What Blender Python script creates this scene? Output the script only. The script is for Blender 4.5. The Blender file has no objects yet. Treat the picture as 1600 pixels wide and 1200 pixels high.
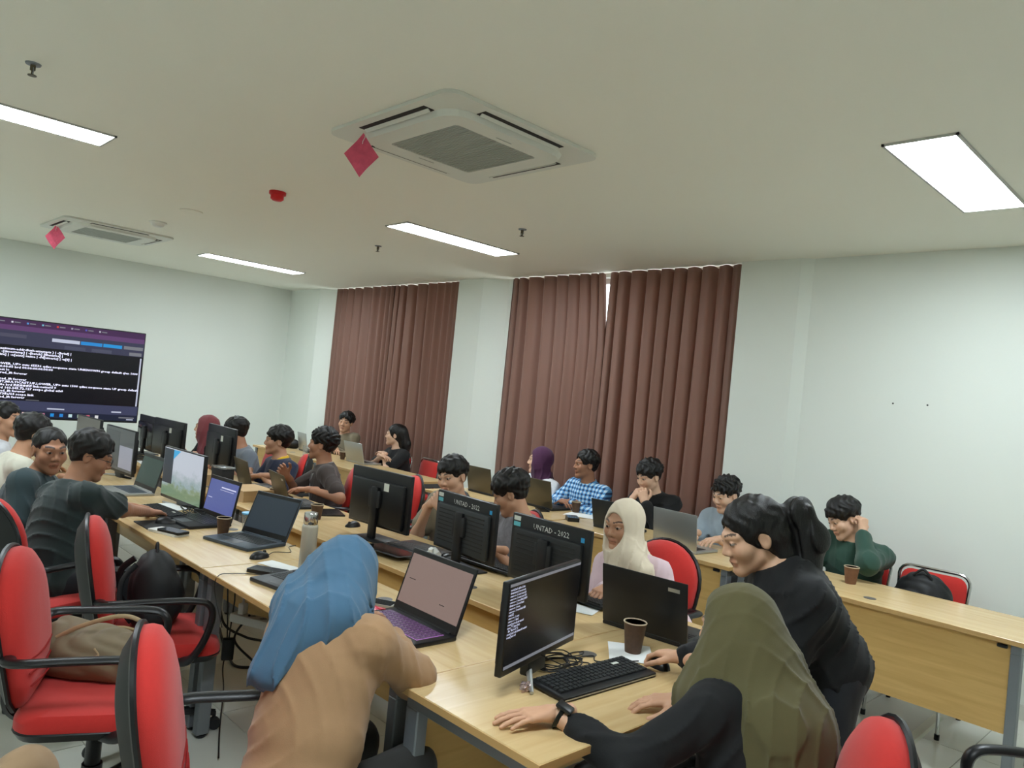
import bpy, bmesh, math, random
import numpy as np
from mathutils import Matrix, Vector, Euler
random.seed(7)
S = bpy.context.scene
COL = S.collection
R = math.radians

# ---------------------------------------------------------------- camera
CAM_H = 1.66
cam = bpy.data.cameras.new('camera')
cam.sensor_width = 36.0
cam.lens = 1175.0 / 1600.0 * 36.0
cam.clip_start = 0.02
camo = bpy.data.objects.new('camera', cam)
COL.objects.link(camo)
AX = Vector((0.6950, -0.0580, 0.7166)).normalized()
AY = Vector((0.7122, -0.0801, -0.6974))
AY = (AY - AX * AY.dot(AX)).normalized()
AZ = AX.cross(AY)
rot = Matrix((AX, AY, AZ))           # rows: world axes seen from the camera
camo.matrix_world = Matrix.Translation((0, 0, CAM_H)) @ rot.to_4x4()
S.camera = camo

# ---------------------------------------------------------------- world, exposure
W = bpy.data.worlds.new('world'); S.world = W
W.use_nodes = True
bg = W.node_tree.nodes['Background']
bg.inputs[0].default_value = (0.95, 0.97, 1.0, 1)
bg.inputs[1].default_value = 6.0
S.view_settings.view_transform = 'Standard'
S.view_settings.look = 'None'
S.view_settings.gamma = 1.0
S.view_settings.exposure = 0.0
S.view_settings.use_curve_mapping = False
LIGHT_E = 41.0

# ---------------------------------------------------------------- materials
def srgb(h):
    if isinstance(h, str):
        c = [int(h[i:i+2], 16) / 255 for i in (0, 2, 4)]
    else:
        c = [v / 255 for v in h]
    return tuple((v / 12.92 if v <= .04045 else ((v + .055) / 1.055) ** 2.4) for v in c) + (1.0,)
MATS = {}
def mat(name, col, rough=.5, metal=0., emit=None, es=1., spec=.5, trans=0., alpha=1., noise=0., nscale=40., bump=0., bscale=200., sheen=0., ior=1.45):
    if name in MATS: return MATS[name]
    m = bpy.data.materials.new(name); m.use_nodes = True
    nt = m.node_tree; b = nt.nodes['Principled BSDF']
    c = srgb(col)
    b.inputs['Base Color'].default_value = c
    b.inputs['Roughness'].default_value = rough
    b.inputs['Metallic'].default_value = metal
    b.inputs['Specular IOR Level'].default_value = spec
    b.inputs['Transmission Weight'].default_value = trans
    b.inputs['IOR'].default_value = ior
    b.inputs['Alpha'].default_value = alpha
    b.inputs['Sheen Weight'].default_value = sheen
    if emit is not None:
        b.inputs['Emission Color'].default_value = srgb(emit)
        b.inputs['Emission Strength'].default_value = es
    if noise or bump:
        tc = nt.nodes.new('ShaderNodeTexCoord')
        if noise:
            n = nt.nodes.new('ShaderNodeTexNoise'); n.inputs['Scale'].default_value = nscale; n.inputs['Detail'].default_value = 4
            r = nt.nodes.new('ShaderNodeMapRange'); r.inputs['To Min'].default_value = 1 - noise; r.inputs['To Max'].default_value = 1 + noise
            mx = nt.nodes.new('ShaderNodeVectorMath'); mx.operation = 'SCALE'
            mx.inputs[0].default_value = c[:3]
            nt.links.new(tc.outputs['Object'], n.inputs['Vector'])
            nt.links.new(n.outputs['Fac'], r.inputs['Value'])
            nt.links.new(r.outputs[0], mx.inputs['Scale'])
            nt.links.new(mx.outputs[0], b.inputs['Base Color'])
        if bump:
            n2 = nt.nodes.new('ShaderNodeTexNoise'); n2.inputs['Scale'].default_value = bscale
            bp = nt.nodes.new('ShaderNodeBump'); bp.inputs['Strength'].default_value = bump; bp.inputs['Distance'].default_value = .004
            nt.links.new(tc.outputs['Object'], n2.inputs['Vector'])
            nt.links.new(n2.outputs['Fac'], bp.inputs['Height'])
            nt.links.new(bp.outputs[0], b.inputs['Normal'])
    MATS[name] = m
    return m
def wood(name, c1, c2, rough=.35, axis=0, spec=.45):
    m = bpy.data.materials.new(name); m.use_nodes = True
    nt = m.node_tree; b = nt.nodes['Principled BSDF']
    b.inputs['Roughness'].default_value = rough; b.inputs['Specular IOR Level'].default_value = spec
    tc = nt.nodes.new('ShaderNodeTexCoord'); mp = nt.nodes.new('ShaderNodeMapping')
    sc = [14., 14., 14.]; sc[axis] = 1.1; mp.inputs['Scale'].default_value = sc
    n = nt.nodes.new('ShaderNodeTexNoise'); n.inputs['Scale'].default_value = 2.2; n.inputs['Detail'].default_value = 6; n.inputs['Distortion'].default_value = .6
    cr = nt.nodes.new('ShaderNodeValToRGB')
    cr.color_ramp.elements[0].position = .3; cr.color_ramp.elements[0].color = srgb(c1)
    cr.color_ramp.elements[1].position = .72; cr.color_ramp.elements[1].color = srgb(c2)
    nt.links.new(tc.outputs['Object'], mp.inputs['Vector']); nt.links.new(mp.outputs[0], n.inputs['Vector'])
    nt.links.new(n.outputs['Fac'], cr.inputs['Fac']); nt.links.new(cr.outputs[0], b.inputs['Base Color'])
    MATS[name] = m
    return m
M_wall = mat('wall_paint', (229, 234, 226), .7, bump=.05, bscale=60, noise=.015, nscale=1.2)
M_ceil = mat('ceiling_paint', (242, 241, 228), .85, noise=.01, nscale=1)
M_tile = mat('floor_tile', (218, 219, 208), .16, noise=.04, nscale=6, spec=.5)
M_grout = mat('grout', (150, 148, 138), .8)
M_wood = wood('beech_laminate', (204, 173, 122), (218, 191, 142), .24, 0)
M_woodY = wood('beech_laminate_cross', (204, 173, 122), (218, 191, 142), .24, 1)
M_edge = mat('wood_edge_band', (198, 160, 104), .45)
M_panel = wood('beech_panel', (200, 160, 94), (216, 178, 112), .4, 0)
M_panelY = wood('beech_panel_cross', (186, 148, 88), (206, 168, 106), .4, 1)
M_steel = mat('grey_steel', (128, 133, 138), .4, .3)
M_black = mat('black_plastic', (22, 23, 25), .38)
M_blackm = mat('black_matte_plastic', (30, 32, 33), .6)
M_dark = mat('charcoal_plastic', (44, 48, 50), .5)
M_red = mat('red_fabric', (200, 44, 38), .85, noise=.06, nscale=90, bump=.25, bscale=700, sheen=.2)
M_chrome = mat('chrome', (205, 205, 205), .18, 1.)
M_silver = mat('silver_metal', (176, 178, 176), .32, .7)
M_white = mat('white_plastic', (226, 226, 220), .45)
M_paper = mat('white_paper', (232, 234, 232), .8)
M_bezel = mat('screen_bezel', (14, 14, 15), .35)
M_off = mat('screen_dark', (12, 14, 16), .12, spec=.6)
M_card = mat('cardboard', (196, 164, 122), .85, noise=.04, nscale=20)
M_glassp = mat('clear_plastic', (240, 244, 246), .08, trans=.9, ior=1.2)
M_cup = mat('brown_paper_cup', (84, 62, 46), .6, noise=.35, nscale=55)
M_cuprim = mat('cup_rim', (196, 178, 150), .6)
M_coffee = mat('coffee', (58, 36, 22), .2)
M_cable = mat('black_cable', (20, 20, 20), .5)
M_wcable = mat('white_cable', (220, 220, 214), .5)

# ---------------------------------------------------------------- mesh helpers
class MB:
    def __init__(s): s.v = []; s.f = []; s.m = []; s.mi = 0
    def add(s, vs, fs):
        o = len(s.v); s.v += [tuple(v) for v in vs]
        for f in fs: s.f.append(tuple(i + o for i in f)); s.m.append(s.mi)
        return s
    def box(s, x0, x1, y0, y1, z0, z1, T=None):
        vs = [Vector((x, y, z)) for z in (z0, z1) for y in (y0, y1) for x in (x0, x1)]
        if T is not None: vs = [T @ v for v in vs]
        return s.add(vs, [(0, 2, 3, 1), (4, 5, 7, 6), (0, 1, 5, 4), (2, 6, 7, 3), (0, 4, 6, 2), (1, 3, 7, 5)])
    def rbox(s, x0, x1, y0, y1, z0, z1, r, seg=2, T=None, axis=None):
        bm = bmesh.new()
        bmesh.ops.create_cube(bm, size=1)
        for v in bm.verts:
            v.co = Vector(((x0 + x1) / 2 + v.co.x * (x1 - x0), (y0 + y1) / 2 + v.co.y * (y1 - y0), (z0 + z1) / 2 + v.co.z * (z1 - z0)))
        es = bm.edges[:]
        if axis is not None:
            es = [e for e in es if abs((e.verts[0].co - e.verts[1].co).normalized()[axis]) > .9]
        bmesh.ops.bevel(bm, geom=es, offset=min(r, .499 * min(x1 - x0, y1 - y0, z1 - z0) if axis is None else 9), segments=seg, profile=.5, affect='EDGES')
        if T is not None: bm.transform(T)
        bm.verts.index_update()
        s.add([v.co.copy() for v in bm.verts], [[v.index for v in f.verts] for f in bm.faces])
        bm.free(); return s
    def tube(s, pts, r, n=8, closed=False, rz=None, caps=True):
        pts = [Vector(p) for p in pts]; N = len(pts); rings = []
        rr = r if isinstance(r, (list, tuple)) else [r] * N
        up = None
        for i, p in enumerate(pts):
            a = pts[i - 1] if (i > 0 or closed) else p
            b = pts[(i + 1) % N] if (i < N - 1 or closed) else p
            t = (b - a).normalized()
            if up is None:
                ref = Vector((0, 0, 1)) if abs(t.z) < .9 else Vector((1, 0, 0))
                up = (ref - t * ref.dot(t)).normalized()
            else:
                up = (up - t * up.dot(t)).normalized()
            sd = t.cross(up)
            k = 1. if rz is None else rz
            rings.append([p + (sd * math.cos(q) * k + up * math.sin(q)) * rr[i] for q in [2 * math.pi * j / n for j in range(n)]])
        vs = [v for rg in rings for v in rg]; fs = []
        for i in range(N if closed else N - 1):
            i2 = (i + 1) % N
            for j in range(n):
                fs.append((i * n + j, i * n + (j + 1) % n, i2 * n + (j + 1) % n, i2 * n + j))
        if caps and not closed:
            fs.append(tuple(range(n))[::-1]); fs.append(tuple((N - 1) * n + j for j in range(n)))
        return s.add(vs, fs)
    def lathe(s, prof, n=20, T=None):
        vs = []; fs = []; N = len(prof)
        for r, z in prof:
            for j in range(n):
                q = 2 * math.pi * j / n
                v = Vector((r * math.cos(q), r * math.sin(q), z))
                vs.append(T @ v if T is not None else v)
        for i in range(N - 1):
            for j in range(n):
                fs.append((i * n + j, i * n + (j + 1) % n, (i + 1) * n + (j + 1) % n, (i + 1) * n + j))
        if prof[0][0] > 1e-5: fs.append(tuple(range(n))[::-1])
        if prof[-1][0] > 1e-5: fs.append(tuple((N - 1) * n + j for j in range(n)))
        return s.add(vs, fs)
    def prism(s, poly, z0, z1, T=None):
        n = len(poly)
        vs = [Vector((x, y, z0)) for x, y in poly] + [Vector((x, y, z1)) for x, y in poly]
        if T is not None: vs = [T @ v for v in vs]
        fs = [tuple(range(n))[::-1], tuple(range(n, 2 * n))] + [(i, (i + 1) % n, (i + 1) % n + n, i + n) for i in range(n)]
        return s.add(vs, fs)
    def quad(s, a, b, c, d): return s.add([a, b, c, d], [(0, 1, 2, 3)])
    def mesh(s, name, mats, smooth=False):
        me = bpy.data.meshes.new(name)
        me.from_pydata([tuple(v) for v in s.v], [], s.f)
        for m in (mats if isinstance(mats, (list, tuple)) else [mats]): me.materials.append(m)
        if any(s.m): me.polygons.foreach_set('material_index', s.m)
        if smooth:
            me.polygons.foreach_set('use_smooth', [True] * len(me.polygons))
            try: me.set_sharp_from_angle(angle=R(40))
            except Exception: pass
        me.update(); return me
    def build(s, name, mats, parent=None, smooth=False):
        return link(name, s.mesh(name, mats, smooth), parent)
def link(name, data, parent=None):
    o = bpy.data.objects.new(name, data); COL.objects.link(o)
    if parent is not None: o.parent = parent
    return o
def tag(o, label=None, cat=None, group=None, kind=None):
    if label: o['label'] = label
    if cat: o['category'] = cat
    if group: o['group'] = group
    if kind: o['kind'] = kind
    return o
def thing(name, label, cat, loc=(0, 0, 0), rz=0., group=None):
    o = link(name, None); o.location = loc; o.rotation_euler = (0, 0, rz); o.empty_display_size = .1
    return tag(o, label, cat, group)
def copy_tree(o, parent=None):
    c = o.copy(); COL.objects.link(c); c.parent = parent
    for ch in list(o.children): copy_tree(ch, c)
    return c
def place(proto, loc, rz, label, group=None):
    """first call uses the built thing itself, later calls copy it with its parts"""
    if proto.get('_used'): o = copy_tree(proto)
    else: o = proto; o['_used'] = 1
    o.location = loc; o.rotation_euler = (0, 0, rz); o['label'] = label
    if group: o['group'] = group
    return o
TEXTS = {}
def text_mesh(txt, size, m, name, align='LEFT', bold=0.):
    cu = bpy.data.curves.new(name, 'FONT'); cu.body = txt; cu.size = size; cu.align_x = align; cu.resolution_u = 1; cu.offset = bold
    ob = bpy.data.objects.new(name, cu); COL.objects.link(ob)
    dg = bpy.context.evaluated_depsgraph_get()
    me = bpy.data.meshes.new_from_object(ob.evaluated_get(dg))
    bpy.data.objects.remove(ob); bpy.data.curves.remove(cu)
    me.materials.clear(); me.materials.append(m); me.name = name
    return me
def bez(pts, n=8):
    """smooth curve through points (catmull-rom)"""
    P = [Vector(p) for p in pts]; out = []
    for i in range(len(P) - 1):
        p0 = P[max(i - 1, 0)]; p1 = P[i]; p2 = P[i + 1]; p3 = P[min(i + 2, len(P) - 1)]
        for k in range(n):
            t = k / n
            out.append(.5 * ((2 * p1) + (p2 - p0) * t + (2 * p0 - 5 * p1 + 4 * p2 - p3) * t * t + (3 * p1 - p0 - 3 * p2 + p3) * t ** 3))
    out.append(P[-1]); return out

# ---------------------------------------------------------------- room shell
XL, XR, YB, YW, HC = -10.65, 1.9, -1.75, 5.5, 2.915
YC = 5.64            # window wall plane in the bays
b = MB(); b.box(XL - .1, XR + .1, YB - .1, YC + .3, -.12, -.004)
floor = tag(b.build('floor', M_grout), 'pale glossy tiled floor of the seminar room', None, kind='structure')
tile_cache = {}
x = -1.073 - .6 * 16
while x < XR:
    y = 4.66 - .6 * 11
    while y < YC:
        x0, x1, y0, y1 = max(x, XL), min(x + .6, XR), max(y, YB), min(y + .6, YC)
        if x1 - x0 > .03 and y1 - y0 > .03:
            key = (round(x1 - x0, 3), round(y1 - y0, 3))
            if key not in tile_cache:
                hx, hy = key[0] / 2 - .0015, key[1] / 2 - .0015
                t = MB(); t.v = [(-hx, -hy, -.006), (hx, -hy, -.006), (hx, hy, -.006), (-hx, hy, -.006),
                                 (-hx + .001, -hy + .001, 0), (hx - .001, -hy + .001, 0), (hx - .001, hy - .001, 0), (-hx + .001, hy - .001, 0)]
                t.f = [(4, 5, 6, 7), (0, 1, 5, 4), (1, 2, 6, 5), (2, 3, 7, 6), (3, 0, 4, 7)]; t.m = [0] * 5
                tile_cache[key] = t.mesh('tile', M_tile)
            o = link('tile', tile_cache[key], floor); o.location = ((x0 + x1) / 2, (y0 + y1) / 2, 0)
        y += .6
    x += .6
b = MB(); b.box(XL - .1, XR + .1, YB - .1, YC + .3, HC, HC + .1)
tag(b.build('ceiling', M_ceil), 'plain off white plastered ceiling', None, kind='structure')
b = MB(); b.box(XL - .12, XL, YB, YC + .1, 0, HC)
tag(b.build('wall_left', M_wall), 'plain pale wall behind the large screen', None, kind='structure')
b = MB(); b.box(XR, XR + .12, YB, YC + .1, 0, HC); tag(b.build('wall_right', M_wall), 'plain pale wall at the near end', None, kind='structure')
b = MB(); b.box(XL, XR, YB - .12, YB, 0, HC); tag(b.build('wall_near', M_wall), 'plain pale wall behind the camera', None, kind='structure')
WIN = [(-9.50, -6.72), (-5.92, -3.18)]
b = MB()
b.prism([(XL, YW), (-9.80, YW), (-9.56, YC), (-9.56, YC + .2), (XL, YC + .2)], 0, HC)
b.prism([(-6.68, YW), (-6.26, YW), (-5.99, YC), (-5.99, YC + .2), (-6.68, YC + .2)], 0, HC)
b.prism([(-3.13, YW), (-2.63, YW), (-2.55, YW + .05), (XR, YW + .05), (XR, YC + .2), (-3.13, YC + .2)], 0, HC)
for a0, a1, w in ((-9.56, -6.68, WIN[0]), (-5.99, -3.13, WIN[1])):
    b.box(a0, a1, YC, YC + .2, 0, .85); b.box(a0, a1, YC, YC + .2, 2.88, HC)
    b.box(a0, w[0], YC, YC + .2, .85, 2.88); b.box(w[1], a1, YC, YC + .2, .85, 2.88)
tag(b.build('wall_far', M_wall), 'pale wall with shallow window bays and brown curtains', None, kind='structure')
M_frame = mat('window_frame', (206, 206, 200), .4)
M_pane = mat('window_pane', (235, 240, 240), .02, trans=1., ior=1.02)
for i, w in enumerate(WIN):
    b = MB(); x0, x1 = w; y0, y1 = YC + .08, YC + .13
    b.box(x0, x1, y0, y1, .85, .90); b.box(x0, x1, y0, y1, 2.83, 2.88)
    for k in range(5):
        xx = x0 + (x1 - x0) * k / 4; xx = min(max(xx, x0 + .025), x1 - .025); b.box(xx - .025, xx + .025, y0, y1, .90, 2.83)
    wo = tag(b.build('window_%d' % (i + 1), M_frame), 'aluminium framed window behind the brown curtains', None, kind='structure')
    for k in range(4):
        p = MB(); xa = x0 + (x1 - x0) * k / 4 + .025; xb = x0 + (x1 - x0) * (k + 1) / 4 - .025
        p.box(xa, xb, y0 + .02, y0 + .026, .90, 2.83); p.build('pane', M_pane, wo)
for nm, bx_ in (('baseboard_left', (XL, XL + .012, YB, YW, 0, .09)), ('baseboard_far', (-2.55, XR, YW + .038, YW + .05, 0, .09))):
    b = MB(); b.box(*bx_); tag(b.build(nm, M_tile), 'low tiled skirting along the wall', None, kind='structure')
# two small screw marks left on the far wall
for px_, pz_ in ((-1.90, 1.86), (-1.68, 1.865)):
    b = MB(); b.lathe([(.006, 0), (.006, .004), (.003, .006)], 8, Matrix.Translation((px_, YW + .05, pz_)) @ Matrix.Rotation(R(90), 4, 'X'))
    tag(b.build('wall_plug', M_dark), 'small dark screw plug in the pale wall, %s of the pair' % ('left' if px_ < -1.8 else 'right'), 'plug')

# ---------------------------------------------------------------- curtains
M_curt = bpy.data.materials.new('brown_curtain'); M_curt.use_nodes = True
nt = M_curt.node_tree; pb = nt.nodes['Principled BSDF']; out = nt.nodes['Material Output']
pb.inputs['Base Color'].default_value = srgb((126, 96, 84)); pb.inputs['Roughness'].default_value = .6; pb.inputs['Sheen Weight'].default_value = .15
pb.inputs['Specular IOR Level'].default_value = .3
tl = nt.nodes.new('ShaderNodeBsdfTranslucent'); tl.inputs[0].default_value = srgb((150, 72, 48))
ms = nt.nodes.new('ShaderNodeMixShader'); ms.inputs[0].default_value = .025
nt.links.new(pb.outputs[0], ms.inputs[1]); nt.links.new(tl.outputs[0], ms.inputs[2]); nt.links.new(ms.outputs[0], out.inputs[0])
def curtain(x0, x1, label, seed, gath=(1., 1.), swing=0.):
    rnd = random.Random(seed); nx = 220; nz = 26
    # fold phase: denser folds at the gathered sides
    ph = 0.; phs = []
    dens = []
    for i in range(nx + 1):
        t = i / nx
        d = 1 + gath[0] * math.exp(-((t) / .12) ** 2) + gath[1] * math.exp(-((1 - t) / .12) ** 2) + .25 * math.sin(7 * t + seed)
        ph += d; phs.append(ph); dens.append(d)
    tot = phs[-1]; nf = (x1 - x0) / .135
    vs = []; fs = []
    for k in range(nz + 1):
        tz = k / nz; z = .05 + (HC - .005 - .05) * tz
        for i in range(nx + 1):
            t = i / nx; q = 2 * math.pi * nf * phs[i] / tot
            amp = .040 / math.sqrt(dens[i]) * (1. - .25 * tz)
            w = math.sin(q + .5 * math.sin(2.1 * tz + seed + 5 * t)) + .3 * math.sin(2 * q + seed + 1.5 * tz)
            drift = .012 * math.sin(3 * tz + 9 * t + seed) * (1 - tz)
            xx = x0 + (x1 - x0) * t + .012 * math.cos(q) + drift + swing * t * (1 - max(0, (tz - .72) / .28) ** 1.5)
            zz = z
            if k == nz: zz = z - .016 * max(0, math.sin(q)) ** 2
            vs.append((xx, 5.575 + amp * w, zz))
    n1 = nx + 1
    for k in range(nz):
        for i in range(nx): fs.append((k * n1 + i, k * n1 + i + 1, (k + 1) * n1 + i + 1, (k + 1) * n1 + i))
    b = MB(); b.add(vs, fs); o = b.build('curtain', M_curt); 
    o.data.polygons.foreach_set('use_smooth', [True] * len(o.data.polygons))
    return tag(o, label, 'curtain', 'brown curtains on the far wall')
curtain(-9.45, -8.02, 'brown floor-length curtain nearest the large screen, left half of far window', 1, (1.6, 1.2))
curtain(-8.06, -6.70, 'brown floor-length curtain, right half of the window nearest the screen', 2, (.8, 2.))
curtain(-5.87, -4.60, 'brown floor-length curtain behind the purple headscarf, left half of near window', 3, (1.6, 1.6), .075)
curtain(-4.55, -3.15, 'brown floor-length curtain behind the blue plaid shirt, right half of near window', 4, (1.2, 1.0))

# ---------------------------------------------------------------- ceiling fixtures
M_lamp = mat('lamp_panel', (255, 255, 255), .5, emit=(255, 255, 255), es=LIGHT_E)
M_lamp.node_tree.nodes['Principled BSDF'].inputs['Emission Color'].default_value = (.90, 1.0, 1.07, 1)
M_lframe = mat('lamp_frame', (190, 190, 184), .5)
def ceil_light(x, y, label):
    t = thing('ceiling_light', label, 'ceiling light', (x, y, HC), 0, 'recessed ceiling light panels')
    f = MB(); hx, hy = .152, .612
    for a in ((-hx, hx, -hy, -hy + .012), (-hx, hx, hy - .012, hy), (-hx, -hx + .012, -hy, hy), (hx - .012, hx, -hy, hy)):
        f.box(*a, -.010, .0)
    f.build('frame', M_lframe, t)
    d = MB(); d.rbox(-hx + .012, hx - .012, -hy + .012, hy - .012, -.007, -.001, .002, 1); d.build('diffuser', M_lamp, t)
ceil_light(-1.15, 3.99, 'bright ceiling panel above the bare right-hand wall')
ceil_light(-4.95, 3.99, 'bright ceiling panel in front of the gap between the curtained windows')
ceil_light(-8.68, 3.95, 'bright ceiling panel nearest the corner by the screen')
ceil_light(-4.90, .67, 'bright ceiling panel cut by the left edge of the photo')
ceil_light(-1.15, .67, 'bright ceiling panel above the camera, out of the photo')
ceil_light(-8.68, .67, 'bright ceiling panel left of the screen, out of the photo')

M_ac = mat('ac_white_plastic', (222, 224, 214), .5)
M_acg = mat('ac_grille', (172, 176, 168), .7)
M_acd = mat('ac_slot', (32, 30, 28), .7)
def ac_unit(x, y, label):
    t = thing('air_conditioner', label, 'air conditioner', (x, y, HC), 0, 'ceiling cassette air conditioners')
    b = MB(); h = .50
    # outer flange
    poly = []
    for cx, cy, a0 in ((1, 1, 0), (-1, 1, 90), (-1, -1, 180), (1, -1, 270)):
        for k in range(5):
            q = R(a0 + k * 22.5); poly.append((cx * (h - .07) + .07 * math.cos(q), cy * (h - .07) + .07 * math.sin(q)))
    b.prism(poly, -.018, -.001); b.build('panel', M_ac, t)
    # raised inner frame built as ring of four bars with rounded corners
    r = MB(); pts_o = []; pts_i = []
    for cx, cy, a0 in ((1, 1, 0), (-1, 1, 90), (-1, -1, 180), (1, -1, 270)):
        for k in range(6):
            q = R(a0 + k * 18)
            pts_o.append((cx * .27 + .12 * math.cos(q), cy * .27 + .12 * math.sin(q)))
            pts_i.append((cx * .245 + .02 * math.cos(q), cy * .245 + .02 * math.sin(q)))
    n = len(pts_o); vs = [(*p, -.018) for p in pts_o] + [(*p, -.043) for p in [(a * .965, c * .965) for a, c in pts_o]] + [(*p, -.043) for p in pts_i] + [(*p, -.034) for p in pts_i]
    fs = []
    for l in range(3):
        for i in range(n): fs.append((l * n + i, l * n + (i + 1) % n, (l + 1) * n + (i + 1) % n, (l + 1) * n + i))
    r.add(vs, fs); r.build('inner_frame', M_ac, t)
    g = MB(); g.box(-.262, .262, -.262, .262, -.038, -.030); go = g.build('intake_grille', M_acg, t)
    s = MB()
    for i in range(30): s.box(-.262, .262, -.255 + i * .0176 - .003, -.255 + i * .0176 + .003, -.041, -.038)
    tag(s.build('grille_bars', M_acg, go), kind='stuff')
    for k in range(4):
        T = Matrix.Rotation(R(90 * k), 4, 'Z')
        s = MB(); s.box(-.26, .26, .395, .455, -.0205, -.0175, T); so = s.build('air_slot', M_acd, t)
        v = MB(); v.rbox(-.255, .255, -.010, .010, -.003, .003, .002, 1, T @ Matrix.Translation((0, .420, -.025)) @ Matrix.Rotation(R(38), 4, 'X')); v.build('louvre', M_ac, so)
        c = MB(); c.box(-.12, .12, .252, .262, -.0445, -.0425, T) if k % 2 == 0 else c.box(-.05, .05, .30, .306, -.0445, -.0425, T)
        c.build('latch', M_acg, t)
ac_unit(-2.99, 2.40, 'white ceiling air conditioner with grey grille above the desks, the near one')
ac_unit(-8.45, 2.28, 'white ceiling air conditioner near the screen wall, the far one')
M_pink = mat('pink_paper', (222, 92, 118), .8, noise=.25, nscale=25)
def pink(loc, s, label):
    b = MB(); n = 7; vs = []; fs = []
    for i in range(n):
        for j in range(n):
            u, v = i / (n - 1) - .5, j / (n - 1) - .5
            x_ = (u - v) * .75 * s; z_ = (u + v) * .95 * s
            vs.append((x_, .012 * s * 8 * math.sin(3 * u + 4 * v) + .02 * s * math.sin(9 * u), z_ - .05 * s))
    for i in range(n - 1):
        for j in range(n - 1): fs.append((i * n + j, (i + 1) * n + j, (i + 1) * n + j + 1, i * n + j + 1))
    b.add(vs, fs); o = b.build('pink_paper_tag', M_pink)
    md = o.modifiers.new('t', 'SOLIDIFY'); md.thickness = .002
    o.location = loc; o.rotation_euler = (0, 0, R(52))
    st = MB(); st.tube([(0, 0, .90 * s), (.01, 0, .75 * s), (0, 0, .55 * s), (0, 0, .44 * s)], .0018, 5); st.build('string', M_white, o)
    tag(o, label, 'paper tag', 'pink paper tags hung from the air conditioners')
pink((-3.27, 1.985, HC - .135), .115, 'crumpled pink paper tag hanging from the near air conditioner')
pink((-8.60, 1.86, HC - .13), .13, 'crumpled pink paper tag hanging from the far air conditioner')
def lathe_thing(name, label, cat, parts, loc):
    t = thing(name, label, cat, loc)
    for nm, prof, m in parts:
        b = MB(); b.lathe(prof, 24); b.build(nm, m, t, True)
    return t
M_redp = mat('red_plastic', (206, 26, 34), .4)
t = lathe_thing('fire_detector', 'red round alarm beacon fixed to the ceiling', 'detector', [('base', [(.058, 0), (.058, -.018), (.05, -.024)], M_redp), ('dome', [(.045, -.024), (.045, -.05), (.03, -.062), (0, -.064)], M_redp)], (-5.0, 2.4, HC))
lathe_thing('smoke_detector', 'white dome smoke detector beside the far air conditioner', 'detector', [('base', [(.075, 0), (.075, -.012), (.066, -.016)], M_white), ('dome', [(.056, -.016), (.05, -.036), (.03, -.046), (0, -.048)], M_white)], (-7.26, 2.37, HC))
lathe_thing('ceiling_speaker', 'flush pale round ceiling cover between detector and red beacon', 'ceiling cover', [('rim', [(.09, 0), (.09, -.005), (.085, -.007)], M_ceil), ('disc', [(.085, -.006), (0, -.006)], mat('cover_grey', (186, 186, 172), .8))], (-6.4, 2.34, HC))
for (x, y), lb in (((-3.95, .70), 'metal sprinkler head near the top left corner of the photo'), ((-5.94, 3.88), 'metal sprinkler head left of the two by the windows'), ((-4.09, 3.93), 'metal sprinkler head right of the two by the windows')):
    t = lathe_thing('sprinkler', lb, 'sprinkler', [('escutcheon', [(.032, 0), (.03, -.006), (.012, -.008)], M_steel), ('nozzle', [(.011, -.008), (.011, -.03), (.005, -.034), (.005, -.05), (.018, -.052), (.018, -.055), (0, -.055)], mat('sprinkler_metal', (96, 88, 70), .4, .8))], (x, y, HC))
    f = MB(); f.tube([(.011, 0, -.02), (.016, 0, -.036), (.004, 0, -.052)], .0022, 5); f.tube([(-.011, 0, -.02), (-.016, 0, -.036), (-.004, 0, -.052)], .0022, 5); f.build('yoke', M_steel, t)

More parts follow.
